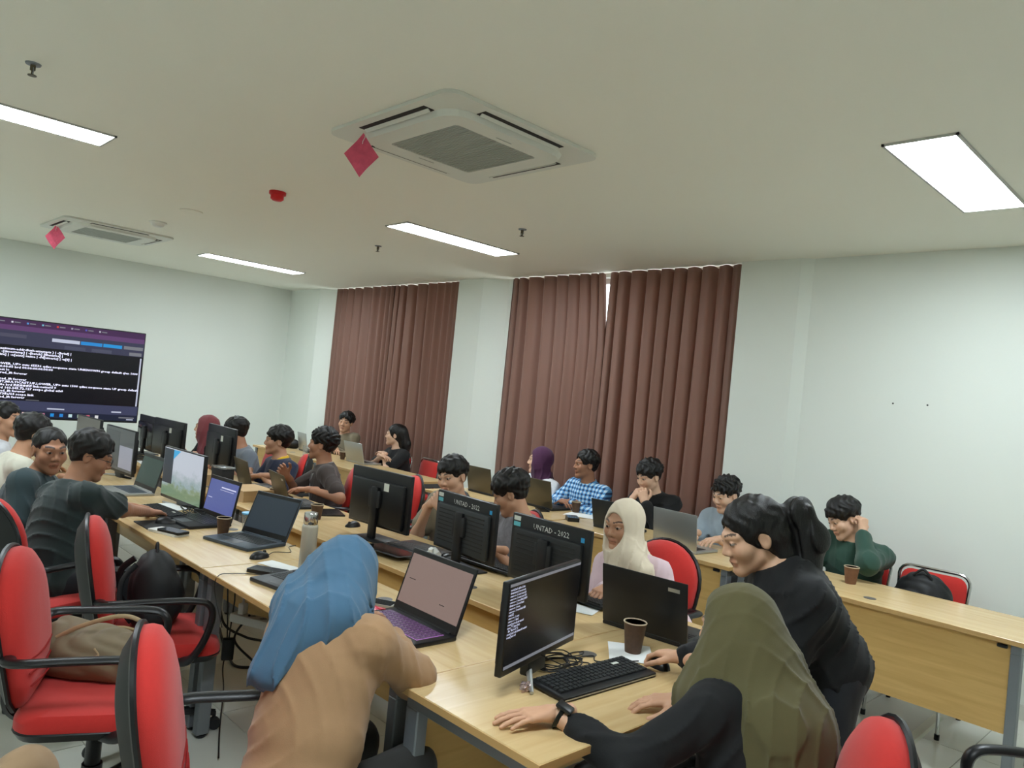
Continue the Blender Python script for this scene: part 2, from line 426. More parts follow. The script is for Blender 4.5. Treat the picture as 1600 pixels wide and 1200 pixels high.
# ---------------------------------------------------------------- desks
DL, DW, DH = 1.496, .60, .75
def desk_proto(cross=False):
    """origin at centre of the top's underside projection on the floor; panel on the -Y side"""
    t = thing('desk', '', 'desk')
    mt, mp = (M_wood, M_panel)
    b = MB(); b.rbox(-DL / 2, DL / 2, -DW / 2, DW / 2, DH - .025, DH, .003, 1); b.build('tabletop', mt, t)
    e = MB()
    e.box(-DL / 2 - .001, DL / 2 + .001, -DW / 2 - .001, -DW / 2 + .001, DH - .023, DH - .002)
    e.box(-DL / 2 - .001, DL / 2 + .001, DW / 2 - .001, DW / 2 + .001, DH - .023, DH - .002)
    e.box(-DL / 2 - .001, -DL / 2 + .001, -DW / 2, DW / 2, DH - .023, DH - .002)
    e.box(DL / 2 - .001, DL / 2 + .001, -DW / 2, DW / 2, DH - .023, DH - .002)
    e.build('edge_band', M_edge, t)
    p = MB(); p.box(-DL / 2 + .07, DL / 2 - .07, -DW / 2 + .035, -DW / 2 + .053, .30, DH - .027); p.build('modesty_panel', mp, t)
    for s in (-1, 1):
        x = s * (DL / 2 - .045)
        bm_ = MB(); bm_.rbox(x - .022, x + .022, -DW / 2 + .02, DW / 2 - .02, DH - .068, DH - .026, .004, 1); bm_.build('top_beam', M_steel, t)
        for q in (-1, 1):
            y = q * (DW / 2 - .05)
            l = MB(); l.rbox(x - .022, x + .022, y - .03, y + .03, .015, DH - .066, .004, 1); lo = l.build('leg', M_steel, t)
            f = MB(); f.lathe([(.02, 0), (.024, .004), (.024, .012), (.012, .016)], 10, Matrix.Translation((x, y, 0))); f.build('foot', M_black, lo)
    c = MB(); c.rbox(DL / 2 - .125, DL / 2 - .08, -DW / 2 + .022, -DW / 2 + .036, DH - .052, DH - .034, .004, 1); c.build('clip', M_black, t)
    g = MB(); g.lathe([(.031, DH - .001), (.033, DH + .0015), (.026, DH + .0025), (0, DH + .002)], 18, Matrix.Translation((0, -DW / 2 + .13, 0))); g.build('grommet', mat('grommet_grey', (92, 88, 84), .5), t)
    return t
DESK = desk_proto()
def desk(x, y, rz, label, group): return place(DESK, (x, y, 0), rz, label, group)
gA, gB, gC = 'front row of desks', 'middle row of desks', 'back row of desks along the curtains'
# front row: panel on the far side -> rotated 180
YA = 1.43 + DW / 2
for i, lb in enumerate(['light wooden desk under the backlit gaming laptop, front row', 'light wooden desk under the steel flask and open dark laptop, front row', 'light wooden desk under the wallpaper monitor and green-screen laptop, front row', 'light wooden desk in the front row nearest the big screen']):
    desk(-1.84 - .75 - 1.5 * i, YA, math.pi, lb, gA)
YBr = 2.25 + DW / 2
for i, lb in enumerate(['light wooden desk of the cream headscarf woman, middle row', 'light wooden desk under the tall monitor seen from behind with mouse, middle row', 'light wooden desk with cardboard boxes, middle row', 'light wooden desk in the middle row nearest the big screen']):
    desk(-1.84 - .75 - 1.5 * i, YBr, 0, lb, gB)
YCr = 4.20 + DW / 2
for x0, lb in ((-2.26, 'bare light wooden desk at the right end of the back row'), (-3.78, 'light wooden desk under the open silver laptop, back row'), (-5.30, 'light wooden desk of the blue plaid shirt, back row'), (-7.20, 'light wooden desk of the woman in black with folded arms, back row'), (-8.72, 'light wooden desk of the smiling man, back row')):
    desk(x0 + .75, YCr, 0, lb, gC)
# end desk closing the two rows; panel towards -X
desk(-1.84 + DW / 2 + .002, 1.43 + DL / 2, -math.pi / 2, 'light wooden desk across the row ends, under the keyboard and black monitor', 'front row of desks')

# ---------------------------------------------------------------- office armchairs
def arch(w, h, r, n=8, flare=0.):
    """rounded backrest outline in (x,z): narrow bottom, broad round top"""
    pts = []
    for k in range(n + 1):
        q = R(180 * k / n)
        pts.append((w * math.cos(q), h - r + r * math.sin(q)))
    pts += [(-w * .98, h * .45), (-w * .86, .04), (-w * .7, 0), (w * .7, 0), (w * .86, .04), (w * .98, h * .45)]
    return pts
def slab(poly, y0, y1, bulge, T, inset=.018):
    """cushion from an x/z outline, front face bulging to +Y"""
    b = MB(); n = len(poly); cx = sum(p[0] for p in poly) / n; cz = sum(p[1] for p in poly) / n
    rings = []
    for y, s in ((y0, .97), (y0 + (y1 - y0) * .15, 1.), (y0 + (y1 - y0) * .6, 1.), (y1, .95), (y1 + bulge * .6, .75), (y1 + bulge * .92, .45), (y1 + bulge, .15)):
        rings.append([(cx + (p[0] - cx) * s, y, cz + (p[1] - cz) * s) for p in poly])
    vs = [Vector(v) for r_ in rings for v in r_]; fs = []
    for i in range(len(rings) - 1):
        for j in range(n): fs.append((i * n + j, i * n + (j + 1) % n, (i + 1) * n + (j + 1) % n, (i + 1) * n + j))
    fs.append(tuple(range(n))); fs.append(tuple(range((len(rings) - 1) * n, len(rings) * n))[::-1])
    vs = [T @ v for v in vs]
    fs = [f[::-1] for f in fs]
    return b.add(vs, fs)
def office_chair():
    t = thing('office_chair', '', 'chair')     # faces +Y, seat centre at origin
    # seat
    b = MB(); T = Matrix.Translation((0, 0, .40)) @ Matrix.Rotation(R(90), 4, 'X')
    pl = []
    for cx, cy, a0 in ((1, 1, 0), (-1, 1, 90), (-1, -1, 180), (1, -1, 270)):
        for k in range(6):
            q = R(a0 + k * 18); pl.append((cx * .145 + .09 * math.cos(q), cy * .15 + .085 * math.sin(q)))
    vs = []; fs = []; n = len(pl)
    for z, s in ((.415, .96), (.425, 1.), (.455, 1.), (.475, .94), (.484, .75), (.486, .4), (.484, .12)):
        for p in pl:
            d = -.018 * max(0, p[1] * s - .12) / .12
            vs.append((p[0] * s, p[1] * s + .01, z + d))
    for i in range(6):
        for j in range(n): fs.append((i * n + j, i * n + (j + 1) % n, (i + 1) * n + (j + 1) % n, (i + 1) * n + j))
    fs.append(tuple(range(n))[::-1]); fs.append(tuple(range(6 * n, 7 * n)))
    b.add(vs, fs); b.build('seat_cushion', M_red, t, True)
    b = MB(); vs = []; fs = []
    for z, s in ((.385, .7), (.392, .95), (.418, 1.01), (.424, .99)):
        for p in pl: vs.append((p[0] * s, p[1] * s + .01, z))
    for i in range(3):
        for j in range(n): fs.append((i * n + j, i * n + (j + 1) % n, (i + 1) * n + (j + 1) % n, (i + 1) * n + j))
    fs.append(tuple(range(n))[::-1]); b.add(vs, fs); b.build('seat_shell', M_black, t, True)
    Tb = Matrix.Translation((0, -.235, .475)) @ Matrix.Rotation(R(11), 4, 'X')
    ol = arch(.215, .50, .20, 14)
    slab(ol, 0.0, .05, .034, Tb).build('backrest_cushion', M_red, t, True)
    ol2 = [(x * 1.03, -.01 + z * 1.022) for x, z in ol]
    # stitched lumbar creases
    cr = MB()
    for z in (.06, .10, .14):
        cr.tube([Tb @ Vector((x, .0795 - .09 * x * x * 4, z + .03 * abs(x) * 2)) for x in [-.17 + .0425 * k for k in range(9)]], .0035, 5)
    cr.build('seam', mat('red_seam', (150, 26, 24), .9), t)
    b = slab([(-x, z) for x, z in ol2], 0, .018, .045, Tb @ Matrix.Translation((0, .008, 0)) @ Matrix.Rotation(R(180), 4, 'Z'))
    b.build('back_shell', M_blackm, t, True)
    rim = MB(); rim.tube([Tb @ Vector((x * 1.035, .006, z * 1.022 - .004)) for x, z in ol], .009, 6, True); rim.build('back_rim', M_black, t, True)
    sp = MB(); sp.tube(bez([(0, -.05, .395), (0, -.2, .385), (0, -.275, .43), (0, -.285, .56)], 5), .022, 8, rz=1.6); sp.build('back_support', M_black, t, True)
    for s in (-1, 1):
        a = MB(); x = s * .275
        pts = bez([(s * .21, -.245, .66), (x, -.21, .668), (x, -.05, .672), (x, .10, .672), (x, .165, .655), (x, .185, .60), (x, .16, .50), (s * .265, .11, .42), (s * .20, .05, .40)], 5)
        a.tube(pts, .014, 10, rz=1.7); a.build('armrest', M_black, t, True)
    c = MB(); c.lathe([(.05, .36), (.05, .388)], 12); c.lathe([(.026, .20), (.026, .36)], 12); c.lathe([(.034, .07), (.034, .21)], 12); c.build('gas_column', M_black, t, True)
    for k in range(5):
        q = R(72 * k + 18); T = Matrix.Rotation(q, 4, 'Z')
        l = MB(); l.tube([T @ Vector(p) for p in ((.02, 0, .10), (.15, 0, .095), (.27, 0, .075))], [.024, .02, .015], 8); lo = l.build('base_leg', M_black, t, True)
        w = MB(); w.lathe([(.0, -.02), (.024, -.02), (.026, -.012), (.026, .012), (.024, .02), (0, .02)], 12, T @ Matrix.Translation((.272, 0, .026)) @ Matrix.Rotation(R(90), 4, 'X')); w.lathe([(.008, .045), (.008, .08)], 8, T @ Matrix.Translation((.268, 0, 0)))
        w.build('caster', M_blackm, lo, True)
    return t
OC = office_chair()
def fdir(fx, fy): return math.atan2(-fx, fy)
gO = 'red office armchairs'
def ochair(x, y, f, label): return place(OC, (x, y, 0), fdir(*f), label, gO)
ochair(-2.88, .91, (.42, .91), 'red office armchair holding the olive handbag, front left')
ochair(-1.88, 1.01, (.42, .91), 'red office armchair of the woman in the blue headscarf')
ochair(-4.16, 1.02, (-.35, .94), 'red office armchair of the man in glasses, black shell towards the camera')
ochair(-3.42, 1.30, (.30, .95), 'empty red office armchair with a black backpack on it, beside the desk leg')
ochair(-.86, 1.79, (-.84, -.54), 'red office armchair of the woman in the olive headscarf')
ochair(-.33, 2.76, (-.75, -.66), 'office armchair at the bottom right corner, only its black armrest showing')
ochair(-2.24, 3.14, (.0, -1), 'red office armchair of the woman in the cream headscarf')
ochair(-3.26, 3.06, (-.45, -.89), 'red office armchair of the man with bowed head behind the marked monitor')
ochair(-3.95, 3.08, (-.35, -.93), 'red office armchair of the man with clasped hands')
ochair(-4.72, 3.28, (-.35, -.93), 'empty red office armchair right of the man in the brown shirt')
ochair(-6.08, 3.10, (-.52, -.85), 'red office armchair of the man with the yellow collar')
ochair(-6.70, 3.14, (-.2, -1), 'red office armchair of the man in the grey shirt')
ochair(-5.02, .98, (.3, .95), 'red office armchair of the man looking over his shoulder')
ochair(-5.64, .93, (-.1, 1), 'red office armchair of the person in the cream shirt')
ochair(-5.30, 3.12, (-.52, -.85), 'red office armchair of the man in the brown shirt')

# ---------------------------------------------------------------- banquet chairs along the back row
def banquet_chair():
    t = thing('banquet_chair', '', 'chair')    # faces +Y
    b = MB(); b.rbox(-.20, .20, -.20, .21, .42, .475, .02, 3); b.build('seat', M_red, t, True)
    Tb = Matrix.Translation((0, -.215, .50)) @ Matrix.Rotation(R(9), 4, 'X')
    w = .19; pts = []
    for cx, cz, a0 in ((1, 1, 0), (-1, 1, 90), (-1, 0, 180), (1, 0, 270)):
        for k in range(5):
            q = R(a0 + k * 22.5); r_ = .06 if cz else .02
            pts.append((cx * (w - r_) + r_ * math.cos(q), (.34 - r_ if cz else .05 + r_) + r_ * math.sin(q)))
    notch = []
    for x_, z_ in pts:
        dz = .035 * max(0, 1 - abs(x_) / .08) if z_ > .3 else 0
        notch.append((x_ * .96, z_ * .97 - dz))
    slab(notch, 0, .022, .018, Tb).build('backrest', M_red, t, True)
    fr = MB(); hoop = [(w, -.04)] + [(w, z) for z in (.1, .2)] + [(x_ * 1.03, z_ * 1.03) for x_, z_ in pts[:10]] + [(-w, z) for z in (.2, .1)] + [(-w, -.04)]
    fr.tube([Tb @ Vector((x_, .008, z_)) for x_, z_ in hoop], .010, 8); fr.build('back_frame', M_chrome, t, True)
    for s in (-1, 1):
        l = MB(); l.tube([(s * .185, .17, .42), (s * .195, .20, .01)], .010, 8); lo = l.build('leg', M_chrome, t, True)
        f = MB(); f.lathe([(.014, 0), (.014, .03)], 8, Matrix.Translation((s * .195, .20, 0))); f.build('foot_cap', M_black, lo)
        l = MB(); l.tube([Tb @ Vector((s * .19, .008, -.03)), (s * .19, -.20, .40), (s * .195, -.25, .01)], .010, 8); lo = l.build('leg', M_chrome, t, True)
        f = MB(); f.lathe([(.014, 0), (.014, .03)], 8, Matrix.Translation((s * .195, -.25, 0))); f.build('foot_cap', M_black, lo)
        r_ = MB(); r_.tube([(s * .19, .18, .25), (s * .19, -.22, .22)], .007, 6); r_.build('stretcher', M_chrome, t, True)
    return t
BC = banquet_chair()
def bchair(x, y, f, label): return place(BC, (x, y, 0), fdir(*f), label, 'red padded chairs with chrome frames in the back row')
bchair(-1.43, 4.90, (.03, -1), 'red padded chair with chrome frame holding the black backpack')
bchair(-1.92, 4.96, (-.12, -1), 'red padded chair with chrome frame behind the green sweater')
bchair(-6.66, 5.05, (-.1, -1), 'empty red padded chair with chrome frame before the far curtain')
bchair(-2.86, 4.98, (0, -1), 'red padded chair of the man in the light grey shirt')
bchair(-3.50, 5.0, (0, -1), 'red padded chair of the man resting his chin on his hands')
bchair(-4.24, 4.98, (-.05, -1), 'red padded chair of the man in blue plaid')
bchair(-4.84, 4.98, (0, -1), 'red padded chair of the woman in the purple headscarf')
bchair(-7.08, 4.98, (-.1, -1), 'red padded chair of the woman in black with folded arms')
bchair(-8.14, 4.98, (-.1, -1), 'red padded chair of the smiling man')

# ---------------------------------------------------------------- electronics
def emis(name, col, es=1.): return mat('screen_' + name, (10, 10, 12), .25, emit=col, es=es)
E_white = emis('white', (200, 205, 225), .9)
E_dim = emis('dim', (140, 142, 150), .7)
E_blk = emis('black', (8, 9, 14), .5)
E_blue = emis('blue', (92, 104, 168), .8)
E_text = emis('text', (205, 208, 235), 1.)
def rect(b, x0, x1, z0, z1, y=0.):     # facing -Y
    return b.quad((x0, y, z0), (x1, y, z0), (x1, y, z1), (x0, y, z1))
KEYM = {}
def key_mesh(w, d, cols, rows, m, kh=.004):
    k = (w, d, cols, rows, m.name)
    if k not in KEYM:
        b = MB(); cw = w / cols; cd = d / rows
        for r_ in range(rows):
            c = 0
            while c < cols:
                wd = 1
                if r_ == 0 and c == cols // 4: wd = cols // 3
                x0 = -w / 2 + c * cw; y0 = -d / 2 + r_ * cd
                b.add([(x0 + .001, y0 + .001, 0), (x0 + wd * cw - .001, y0 + .001, 0), (x0 + wd * cw - .001, y0 + cd - .001, 0), (x0 + .001, y0 + cd - .001, 0),
                       (x0 + .0025, y0 + .002, kh), (x0 + wd * cw - .0025, y0 + .002, kh), (x0 + wd * cw - .0025, y0 + cd - .002, kh), (x0 + .0025, y0 + cd - .002, kh)],
                      [(4, 5, 6, 7), (0, 1, 5, 4), (1, 2, 6, 5), (2, 3, 7, 6), (3, 0, 4, 7)])
                c += wd
        KEYM[k] = b.mesh('keys', m)
    return KEYM[k]
def laptop(label, loc, rz, lid_col, body_col, w=.36, d=.245, tilt=105, screen=None, keym=None, logo=None, extra=None, closed_parts=True):
    """front edge towards -Y in its own frame, screen faces -Y"""
    t = thing('laptop', label, 'laptop', loc, rz)
    b = MB(); b.rbox(-w / 2, w / 2, -d / 2, d / 2, 0, .018, .006, 2); b.build('base', body_col, t, True)
    km = link('keys', key_mesh(w * .84, d * .46, 15, 5, keym or M_black, .002), t); km.location = (0, d * .12, .018); km['kind'] = 'stuff'
    if keym is M_purple:
        gl = MB(); gl.box(-w * .425, w * .425, d * .12 - d * .235, d * .12 + d * .235, .0178, .0184); gl.build('key_backlight', M_glow, t)
    tp = MB(); tp.rbox(-.052, .052, -d / 2 + .02, -d / 2 + .085, .0175, .0188, .001, 1); tp.build('touchpad', mat('touchpad_' + body_col.name, (58, 60, 64), .35) if body_col is not M_silver else M_silver, t)
    lid = link('lid', None, t) if False else None
    T = Matrix.Translation((0, d / 2 - .008, .016)) @ Matrix.Rotation(R(90 - tilt), 4, 'X')
    h = d * .96
    l = MB(); l.rbox(-w / 2, w / 2, 0, .007, 0, h, .004, 2, T); lo = l.build('lid', lid_col, t, True)
    bz = MB(); rect(bz, -w / 2 + .004, w / 2 - .004, .004, h - .004, -.0006); bz.v = [tuple(T @ Vector(v)) for v in bz.v]; bz.build('bezel', M_bezel, lo)
    sc = MB(); rect(sc, -w / 2 + .012, w / 2 - .012, .034, h - .022, -.0012); sc.v = [tuple(T @ Vector(v)) for v in sc.v]; sc.build('screen', screen or M_off, lo)
    hg = MB(); hg.tube([(-w * .42, d / 2 - .006, .017), (w * .42, d / 2 - .006, .017)], .007, 8); hg.build('hinge', body_col, t, True)
    if logo:
        g = MB(); rect(g, *logo, 0); g.v = [tuple(T @ Matrix.Translation((0, .0075, 0)) @ Vector((-v[0], v[1], v[2]))) for v in g.v]; g.build('badge', M_silver, lo)
    if extra: extra(T, lo, w, h)
    return t
def monitor(label, loc, rz, w=.54, h=.315, zc=.28, screen=None, stand='plate', body=None, back=None, tilt=0, extra=None):
    """screen faces -Y, loc on the desk top, zc height of panel centre above desk"""
    body = body or M_black
    t = thing('computer_monitor', label, 'monitor', loc, rz)
    T = Matrix.Translation((0, 0, zc)) @ Matrix.Rotation(R(tilt), 4, 'X')
    b = MB(); b.rbox(-w / 2, w / 2, -.012, .012, -h / 2, h / 2, .005, 2, T); po = b.build('panel', body, t, True)
    bk = MB(); bk.rbox(-w / 2 + .03, w / 2 - .03, .008, .034, -h / 2 + .015, h / 2 - .06, .014, 2, T); bk.build('rear_housing', back or body, t, True)
    sc = MB(); rect(sc, -w / 2 + .007, w / 2 - .007, -h / 2 + .02, h / 2 - .007, -.0127); sc.v = [tuple(T @ Vector(v)) for v in sc.v]; so = sc.build('screen', screen or M_off, t)
    if stand == 'plate':
        n = MB(); n.rbox(-.030, .030, .030, .052, .008, zc + .07, .006, 2); n.build('stand_neck', body, t, True)
        mt_ = MB(); mt_.rbox(-.05, .05, .028, .05, zc - .05, zc + .05, .006, 2); mt_.build('mount', M_blackm, t, True)
        f = MB(); f.rbox(-.125, .125, -.075, .095, 0, .009, .004, 2); f.build('stand_base', body, t, True)
    else:
        n = MB(); n.rbox(-.06, .06, -.004, .030, zc - h / 2 - .05, zc - h / 2 + .04, .008, 2); n.build('stand_neck', M_dark, t, True)
        for s, m_ in ((-1, M_silver), (1, M_black)):
            l = MB(); l.tube([(s * .03, .012, zc - h / 2 - .03), (s * .13, -.06 if s < 0 else .05, .007)], [.012, .006], 8); l.build('foot', m_, t, True)
    if extra: extra(T, t, w, h)
    return t
M_sticker = mat('sticker_pale', (206, 210, 200), .6)
M_stick2 = mat('sticker_teal', (96, 178, 188), .6)
M_letter = mat('stencil_paint', (210, 212, 206), .7)
M_bluedot = mat('sticker_blue', (44, 140, 190), .6)
def untad(T, t, w, h):
    B = T @ Matrix.Translation((0, .0128, 0))
    me = text_mesh('UNTAD - 2022', .034, M_letter, 'stencilled_lettering', 'CENTER')
    me.transform(B @ Matrix.Translation((-.01, 0, h / 2 - .052)) @ Matrix.Rotation(R(180), 4, 'Z') @ Matrix.Rotation(R(90), 4, 'X'))
    link('stencilled_lettering', me, t)
    for z, m_ in ((h / 2 - .022, M_sticker), (h / 2 - .048, M_stick2)):
        g = MB(); rect(g, w / 2 - .055, w / 2 - .012, z - .010, z + .010, 0); g.v = [tuple(B @ Vector(v)) for v in g.v]; g.f = [f[::-1] for f in g.f]; g.build('sticker', m_, t)
    g = MB(); rect(g, -w / 2 + .03, -w / 2 + .05, h / 2 - .055, h / 2 - .035, 0); g.v = [tuple(B @ Vector(v)) for v in g.v]; g.f = [f[::-1] for f in g.f]; g.build('sticker', M_bluedot, t)
    # vent ribs on the rear housing
    v_ = MB()
    for k in range(9): v_.box(-w / 2 + .06, w / 2 - .06, .034, .036, -h / 2 + .05 + k * .02, -h / 2 + .056 + k * .02, T)
    tag(v_.build('vent_ribs', M_blackm, t), kind='stuff')
def back_sticker(T, t, w, h):
    g = MB(); rect(g, -.11, -.065, .055, .10, 0); B = T @ Matrix.Translation((0, .035, 0)); g.v = [tuple(B @ Vector((v[0], v[1], v[2]))) for v in g.v]; g.f = [f[::-1] for f in g.f]; g.build('sticker', M_sticker, t)
def term(T, t, w, h):
    rnd = random.Random(3); g = MB(); f = T @ Matrix.Translation((0, -.0135, 0))
    z = h / 2 - .022
    g2 = MB(); rect(g2, -w / 2 + .007, w / 2 - .007, h / 2 - .016, h / 2 - .007, 0); g2.v = [tuple(f @ Vector(v)) for v in g2.v]; g2.build('title_bar', E_dim, t)
    lines = ['root@ns1:~# ls -l /etc', 'drwxr-xr-x 2 root root', '-rw-r--r-- 1 root root 26', '-rw-r--r-- 1 root root 411', '-rw-r--r-- 1 root bind 2403', 'drwxr-s--- 2 root bind', '-rw-r--r-- 1 root', '-rw-r--r-- 1 root bind 458', 'total 52', '-rw-r--r-- 1 root', '-rw-r----- 1 bind', 'root@ns1:~# cat named', 'zone "." { type hint;', '  file "db.root"; };', 'root@ns1:~# systemctl restart', 'root@ns1:~#']
    me = text_mesh('\n'.join(lines), .0095, E_text, 'terminal_text', bold=.0003); me.transform(f @ Matrix.Translation((-w / 2 + .012, 0, h / 2 - .028)) @ Matrix.Rotation(R(90), 4, 'X'))
    link('terminal_text', me, t)
    g3 = MB(); rect(g3, -w / 2 + .010, w / 2 - .012, -h / 2 + .022, -h / 2 + .032, 0); g3.v = [tuple(f @ Vector(v)) for v in g3.v]; g3.build('status_bar', E_dim, t)
def wallpaper_mat():
    m = bpy.data.materials.new('wallpaper_screen'); m.use_nodes = True; nt = m.node_tree; b = nt.nodes['Principled BSDF']
    b.inputs['Base Color'].default_value = (.01, .01, .01, 1); b.inputs['Roughness'].default_value = .25
    tc = nt.nodes.new('ShaderNodeTexCoord'); sp = nt.nodes.new('ShaderNodeSeparateXYZ'); n = nt.nodes.new('ShaderNodeTexNoise'); n.inputs['Scale'].default_value = 9; n.inputs['Detail'].default_value = 5
    ad = nt.nodes.new('ShaderNodeMath'); ad.operation = 'MULTIPLY_ADD'; ad.inputs[1].default_value = .5; 
    cr = nt.nodes.new('ShaderNodeValToRGB'); e = cr.color_ramp.elements
    e[0].position = .3; e[0].color = srgb((112, 138, 108)); e[1].position = .75; e[1].color = srgb((196, 204, 216))
    q = e.new(.48); q.color = srgb((150, 172, 176)); q = e.new(.36); q.color = srgb((128, 150, 118))
    nt.links.new(tc.outputs['Generated'], sp.inputs[0]); nt.links.new(tc.outputs['Generated'], n.inputs['Vector'])
    nt.links.new(n.outputs['Fac'], ad.inputs[0]); nt.links.new(sp.outputs['Z'], ad.inputs[2])
    sub = nt.nodes.new('ShaderNodeMath'); sub.operation = 'SUBTRACT'; sub.inputs[1].default_value = .1
    nt.links.new(ad.outputs[0], sub.inputs[0]); nt.links.new(sub.outputs[0], cr.inputs['Fac'])
    nt.links.new(cr.outputs[0], b.inputs['Emission Color']); b.inputs['Emission Strength'].default_value = .85
    return m
M_wp = wallpaper_mat()
def wp_extra(T, t, w, h):
    f = T @ Matrix.Translation((0, -.0135, 0))
    g = MB(); rect(g, -w / 2 + .01, -w / 2 + .15, -h / 2 + .10, h / 2 - .012, 0); g.v = [tuple(f @ Vector(v)) for v in g.v]; g.build('side_window', emis('slate', (66, 70, 84), .7), t)
    g = MB(); f2 = T @ Matrix.Translation((0, -.0142, 0)); g.add([tuple(f2 @ Vector(v)) for v in ((-w / 2 + .15, 0, h / 2 - .012), (-w / 2 + .15, 0, h / 2 - .075), (-w / 2 + .25, 0, h / 2 - .012))], [(0, 1, 2)]); g.build('corner_banner', emis('cyan', (52, 166, 220), .9), t)
def win_extra(T, t, w, h):
    f = T @ Matrix.Translation((0, -.0135, 0))
    g = MB(); rect(g, 0.02, w / 2 - .02, -h / 2 + .04, h / 2 - .13, 0); g.v = [tuple(f @ Vector(v)) for v in g.v]; g.build('open_window', emis('page', (150, 152, 166), .8), t)
    g = MB(); rect(g, -w / 2 + .02, 0.0, -h / 2 + .04, h / 2 - .03, 0); g.v = [tuple(f @ Vector(v)) for v in g.v]; g.build('side_window', emis('slate2', (70, 74, 78), .6), t)
def bluelines(T, lo, w, h):
    f = T @ Matrix.Translation((0, -.0018, 0)); g = MB()
    rect(g, -.02, .15, h * .74, h * .77); rect(g, -.15, -.10, h * .45, h * .465); rect(g, -.03, .13, h * .69, h * .70)
    g.v = [tuple(f @ Vector(v)) for v in g.v]; g.build('screen_text', E_text, lo)
def brownlines(T, lo, w, h):
    f = T @ Matrix.Translation((0, -.0018, 0)); g = MB()
    rect(g, -.16, -.12, h * .52, h * .53); rect(g, .06, .09, h * .32, h * .33)
    g.v = [tuple(f @ Vector(v)) for v in g.v]; g.build('screen_text', M_bezel, lo)
Z = DH
# front row
M_lid = mat('laptop_charcoal', (50, 54, 58), .4, .2)
M_olive = mat('laptop_bronze', (92, 84, 66), .4, .4)
M_bluegrey = mat('laptop_bluegrey', (70, 80, 90), .4, .3)
M_purple = mat('key_cap_violet', (46, 30, 50), .4, emit=(96, 50, 112), es=.35)
M_glow = mat('key_backlight', (40, 26, 44), .4, emit=(190, 120, 210), es=.9)
laptop('black gaming laptop with purple backlit keys before the blue headscarf', (-2.245, 1.71, Z), R(-1), M_black, M_black, .40, .26, 108, emis('brown', (150, 126, 118), .75), M_purple, extra=brownlines)
laptop('dark laptop open with a blank screen beside the steel flask', (-3.76, 1.82, Z), R(14), M_bluegrey, M_bluegrey, .355, .25, 112, mat('screen_slate', (26, 34, 42), .35, emit=(40, 50, 60), es=.7), M_dark)
laptop('black laptop with a blue document on its screen, behind the paper cup', (-4.33, 1.79, Z), R(4), M_black, M_blackm, .36, .25, 100, E_blue, M_black, extra=bluelines)
laptop('laptop showing a dark green screen left of the wallpaper monitor', (-5.42, 1.74, Z), R(2), M_dark, M_silver, .37, .25, 104, emis('green', (34, 62, 56), .6), M_bluegrey)
laptop('flat dark laptop half hidden behind the blue headscarf', (-2.93, 1.66, Z), R(10), M_lid, M_lid, .32, .22, 178, M_off, M_dark)
monitor('monitor showing a misty mountain wallpaper in the front row', (-4.86, 1.90, Z), R(3), .58, .335, .185, M_wp, extra=wp_extra, stand='feet')
monitor('monitor with grey program windows in front of the man in glasses', (-6.12, 1.90, Z), R(3), .58, .335, .205, emis('grey', (84, 88, 90), .6), extra=win_extra, stand='feet')
monitor('monitor with a plain grey-brown screen nearest the big screen', (-6.95, 1.90, Z), R(3), .55, .32, .22, emis('taupe', (96, 94, 86), .6), stand='feet')
monitor('slim black monitor with a terminal on screen at the end desk', (-1.645, 1.835, Z), R(105), .50, .285, .212, E_blk, stand='feet', body=M_black, extra=term)
# middle row, seen from behind
monitor('black monitor with one pale sticker on its back, turned towards the clasped hands man', (-3.63, 2.56, Z), R(184), .54, .33, .235, stand='plate', extra=back_sticker)
monitor('black monitor stencilled UNTAD - 2022, left of the two', (-2.88, 2.57, Z), R(176), .50, .30, .22, stand='plate', back=M_dark, extra=untad)
monitor('black monitor stencilled UNTAD - 2022, right of the two, beside the cream headscarf', (-2.23, 2.50, Z), R(180), .47, .30, .22, stand='plate', back=M_blackm, extra=untad)
monitor('black monitor with reflective back, leftmost of the middle row', (-7.62, 2.60, Z), R(180), .48, .33, .20, stand='plate', back=mat('glossy_black', (30, 28, 26), .12))
monitor('black monitor with a small square sticker, second from left in the middle row', (-7.02, 2.58, Z), R(184), .62, .33, .215, stand='plate', extra=back_sticker)
monitor('black monitor hiding the shoulder of the maroon headscarf woman', (-5.95, 2.60, Z), R(178), .56, .34, .26, stand='plate', extra=back_sticker)
def lids(T, lo, w, h): pass
laptop('bronze laptop lid before the yellow collar', (-5.45, 2.72, Z), R(172), M_olive, M_blackm, .34, .23, 106)
laptop('bronze laptop lid before the man in the brown shirt', (-4.74, 2.66, Z), R(170), M_olive, M_blackm, .34, .23, 108, logo=(.10, .145, .18, .195))
laptop('black laptop seen from behind next to the near paper cup', (-1.75, 2.68, Z), R(186), M_black, M_black, .385, .255, 100, logo=(.11, .16, .20, .215))
laptop('black laptop opened flat beside the tall monitor stand', (-3.30, 2.62, Z), R(186), M_black, M_black, .34, .22, 176)
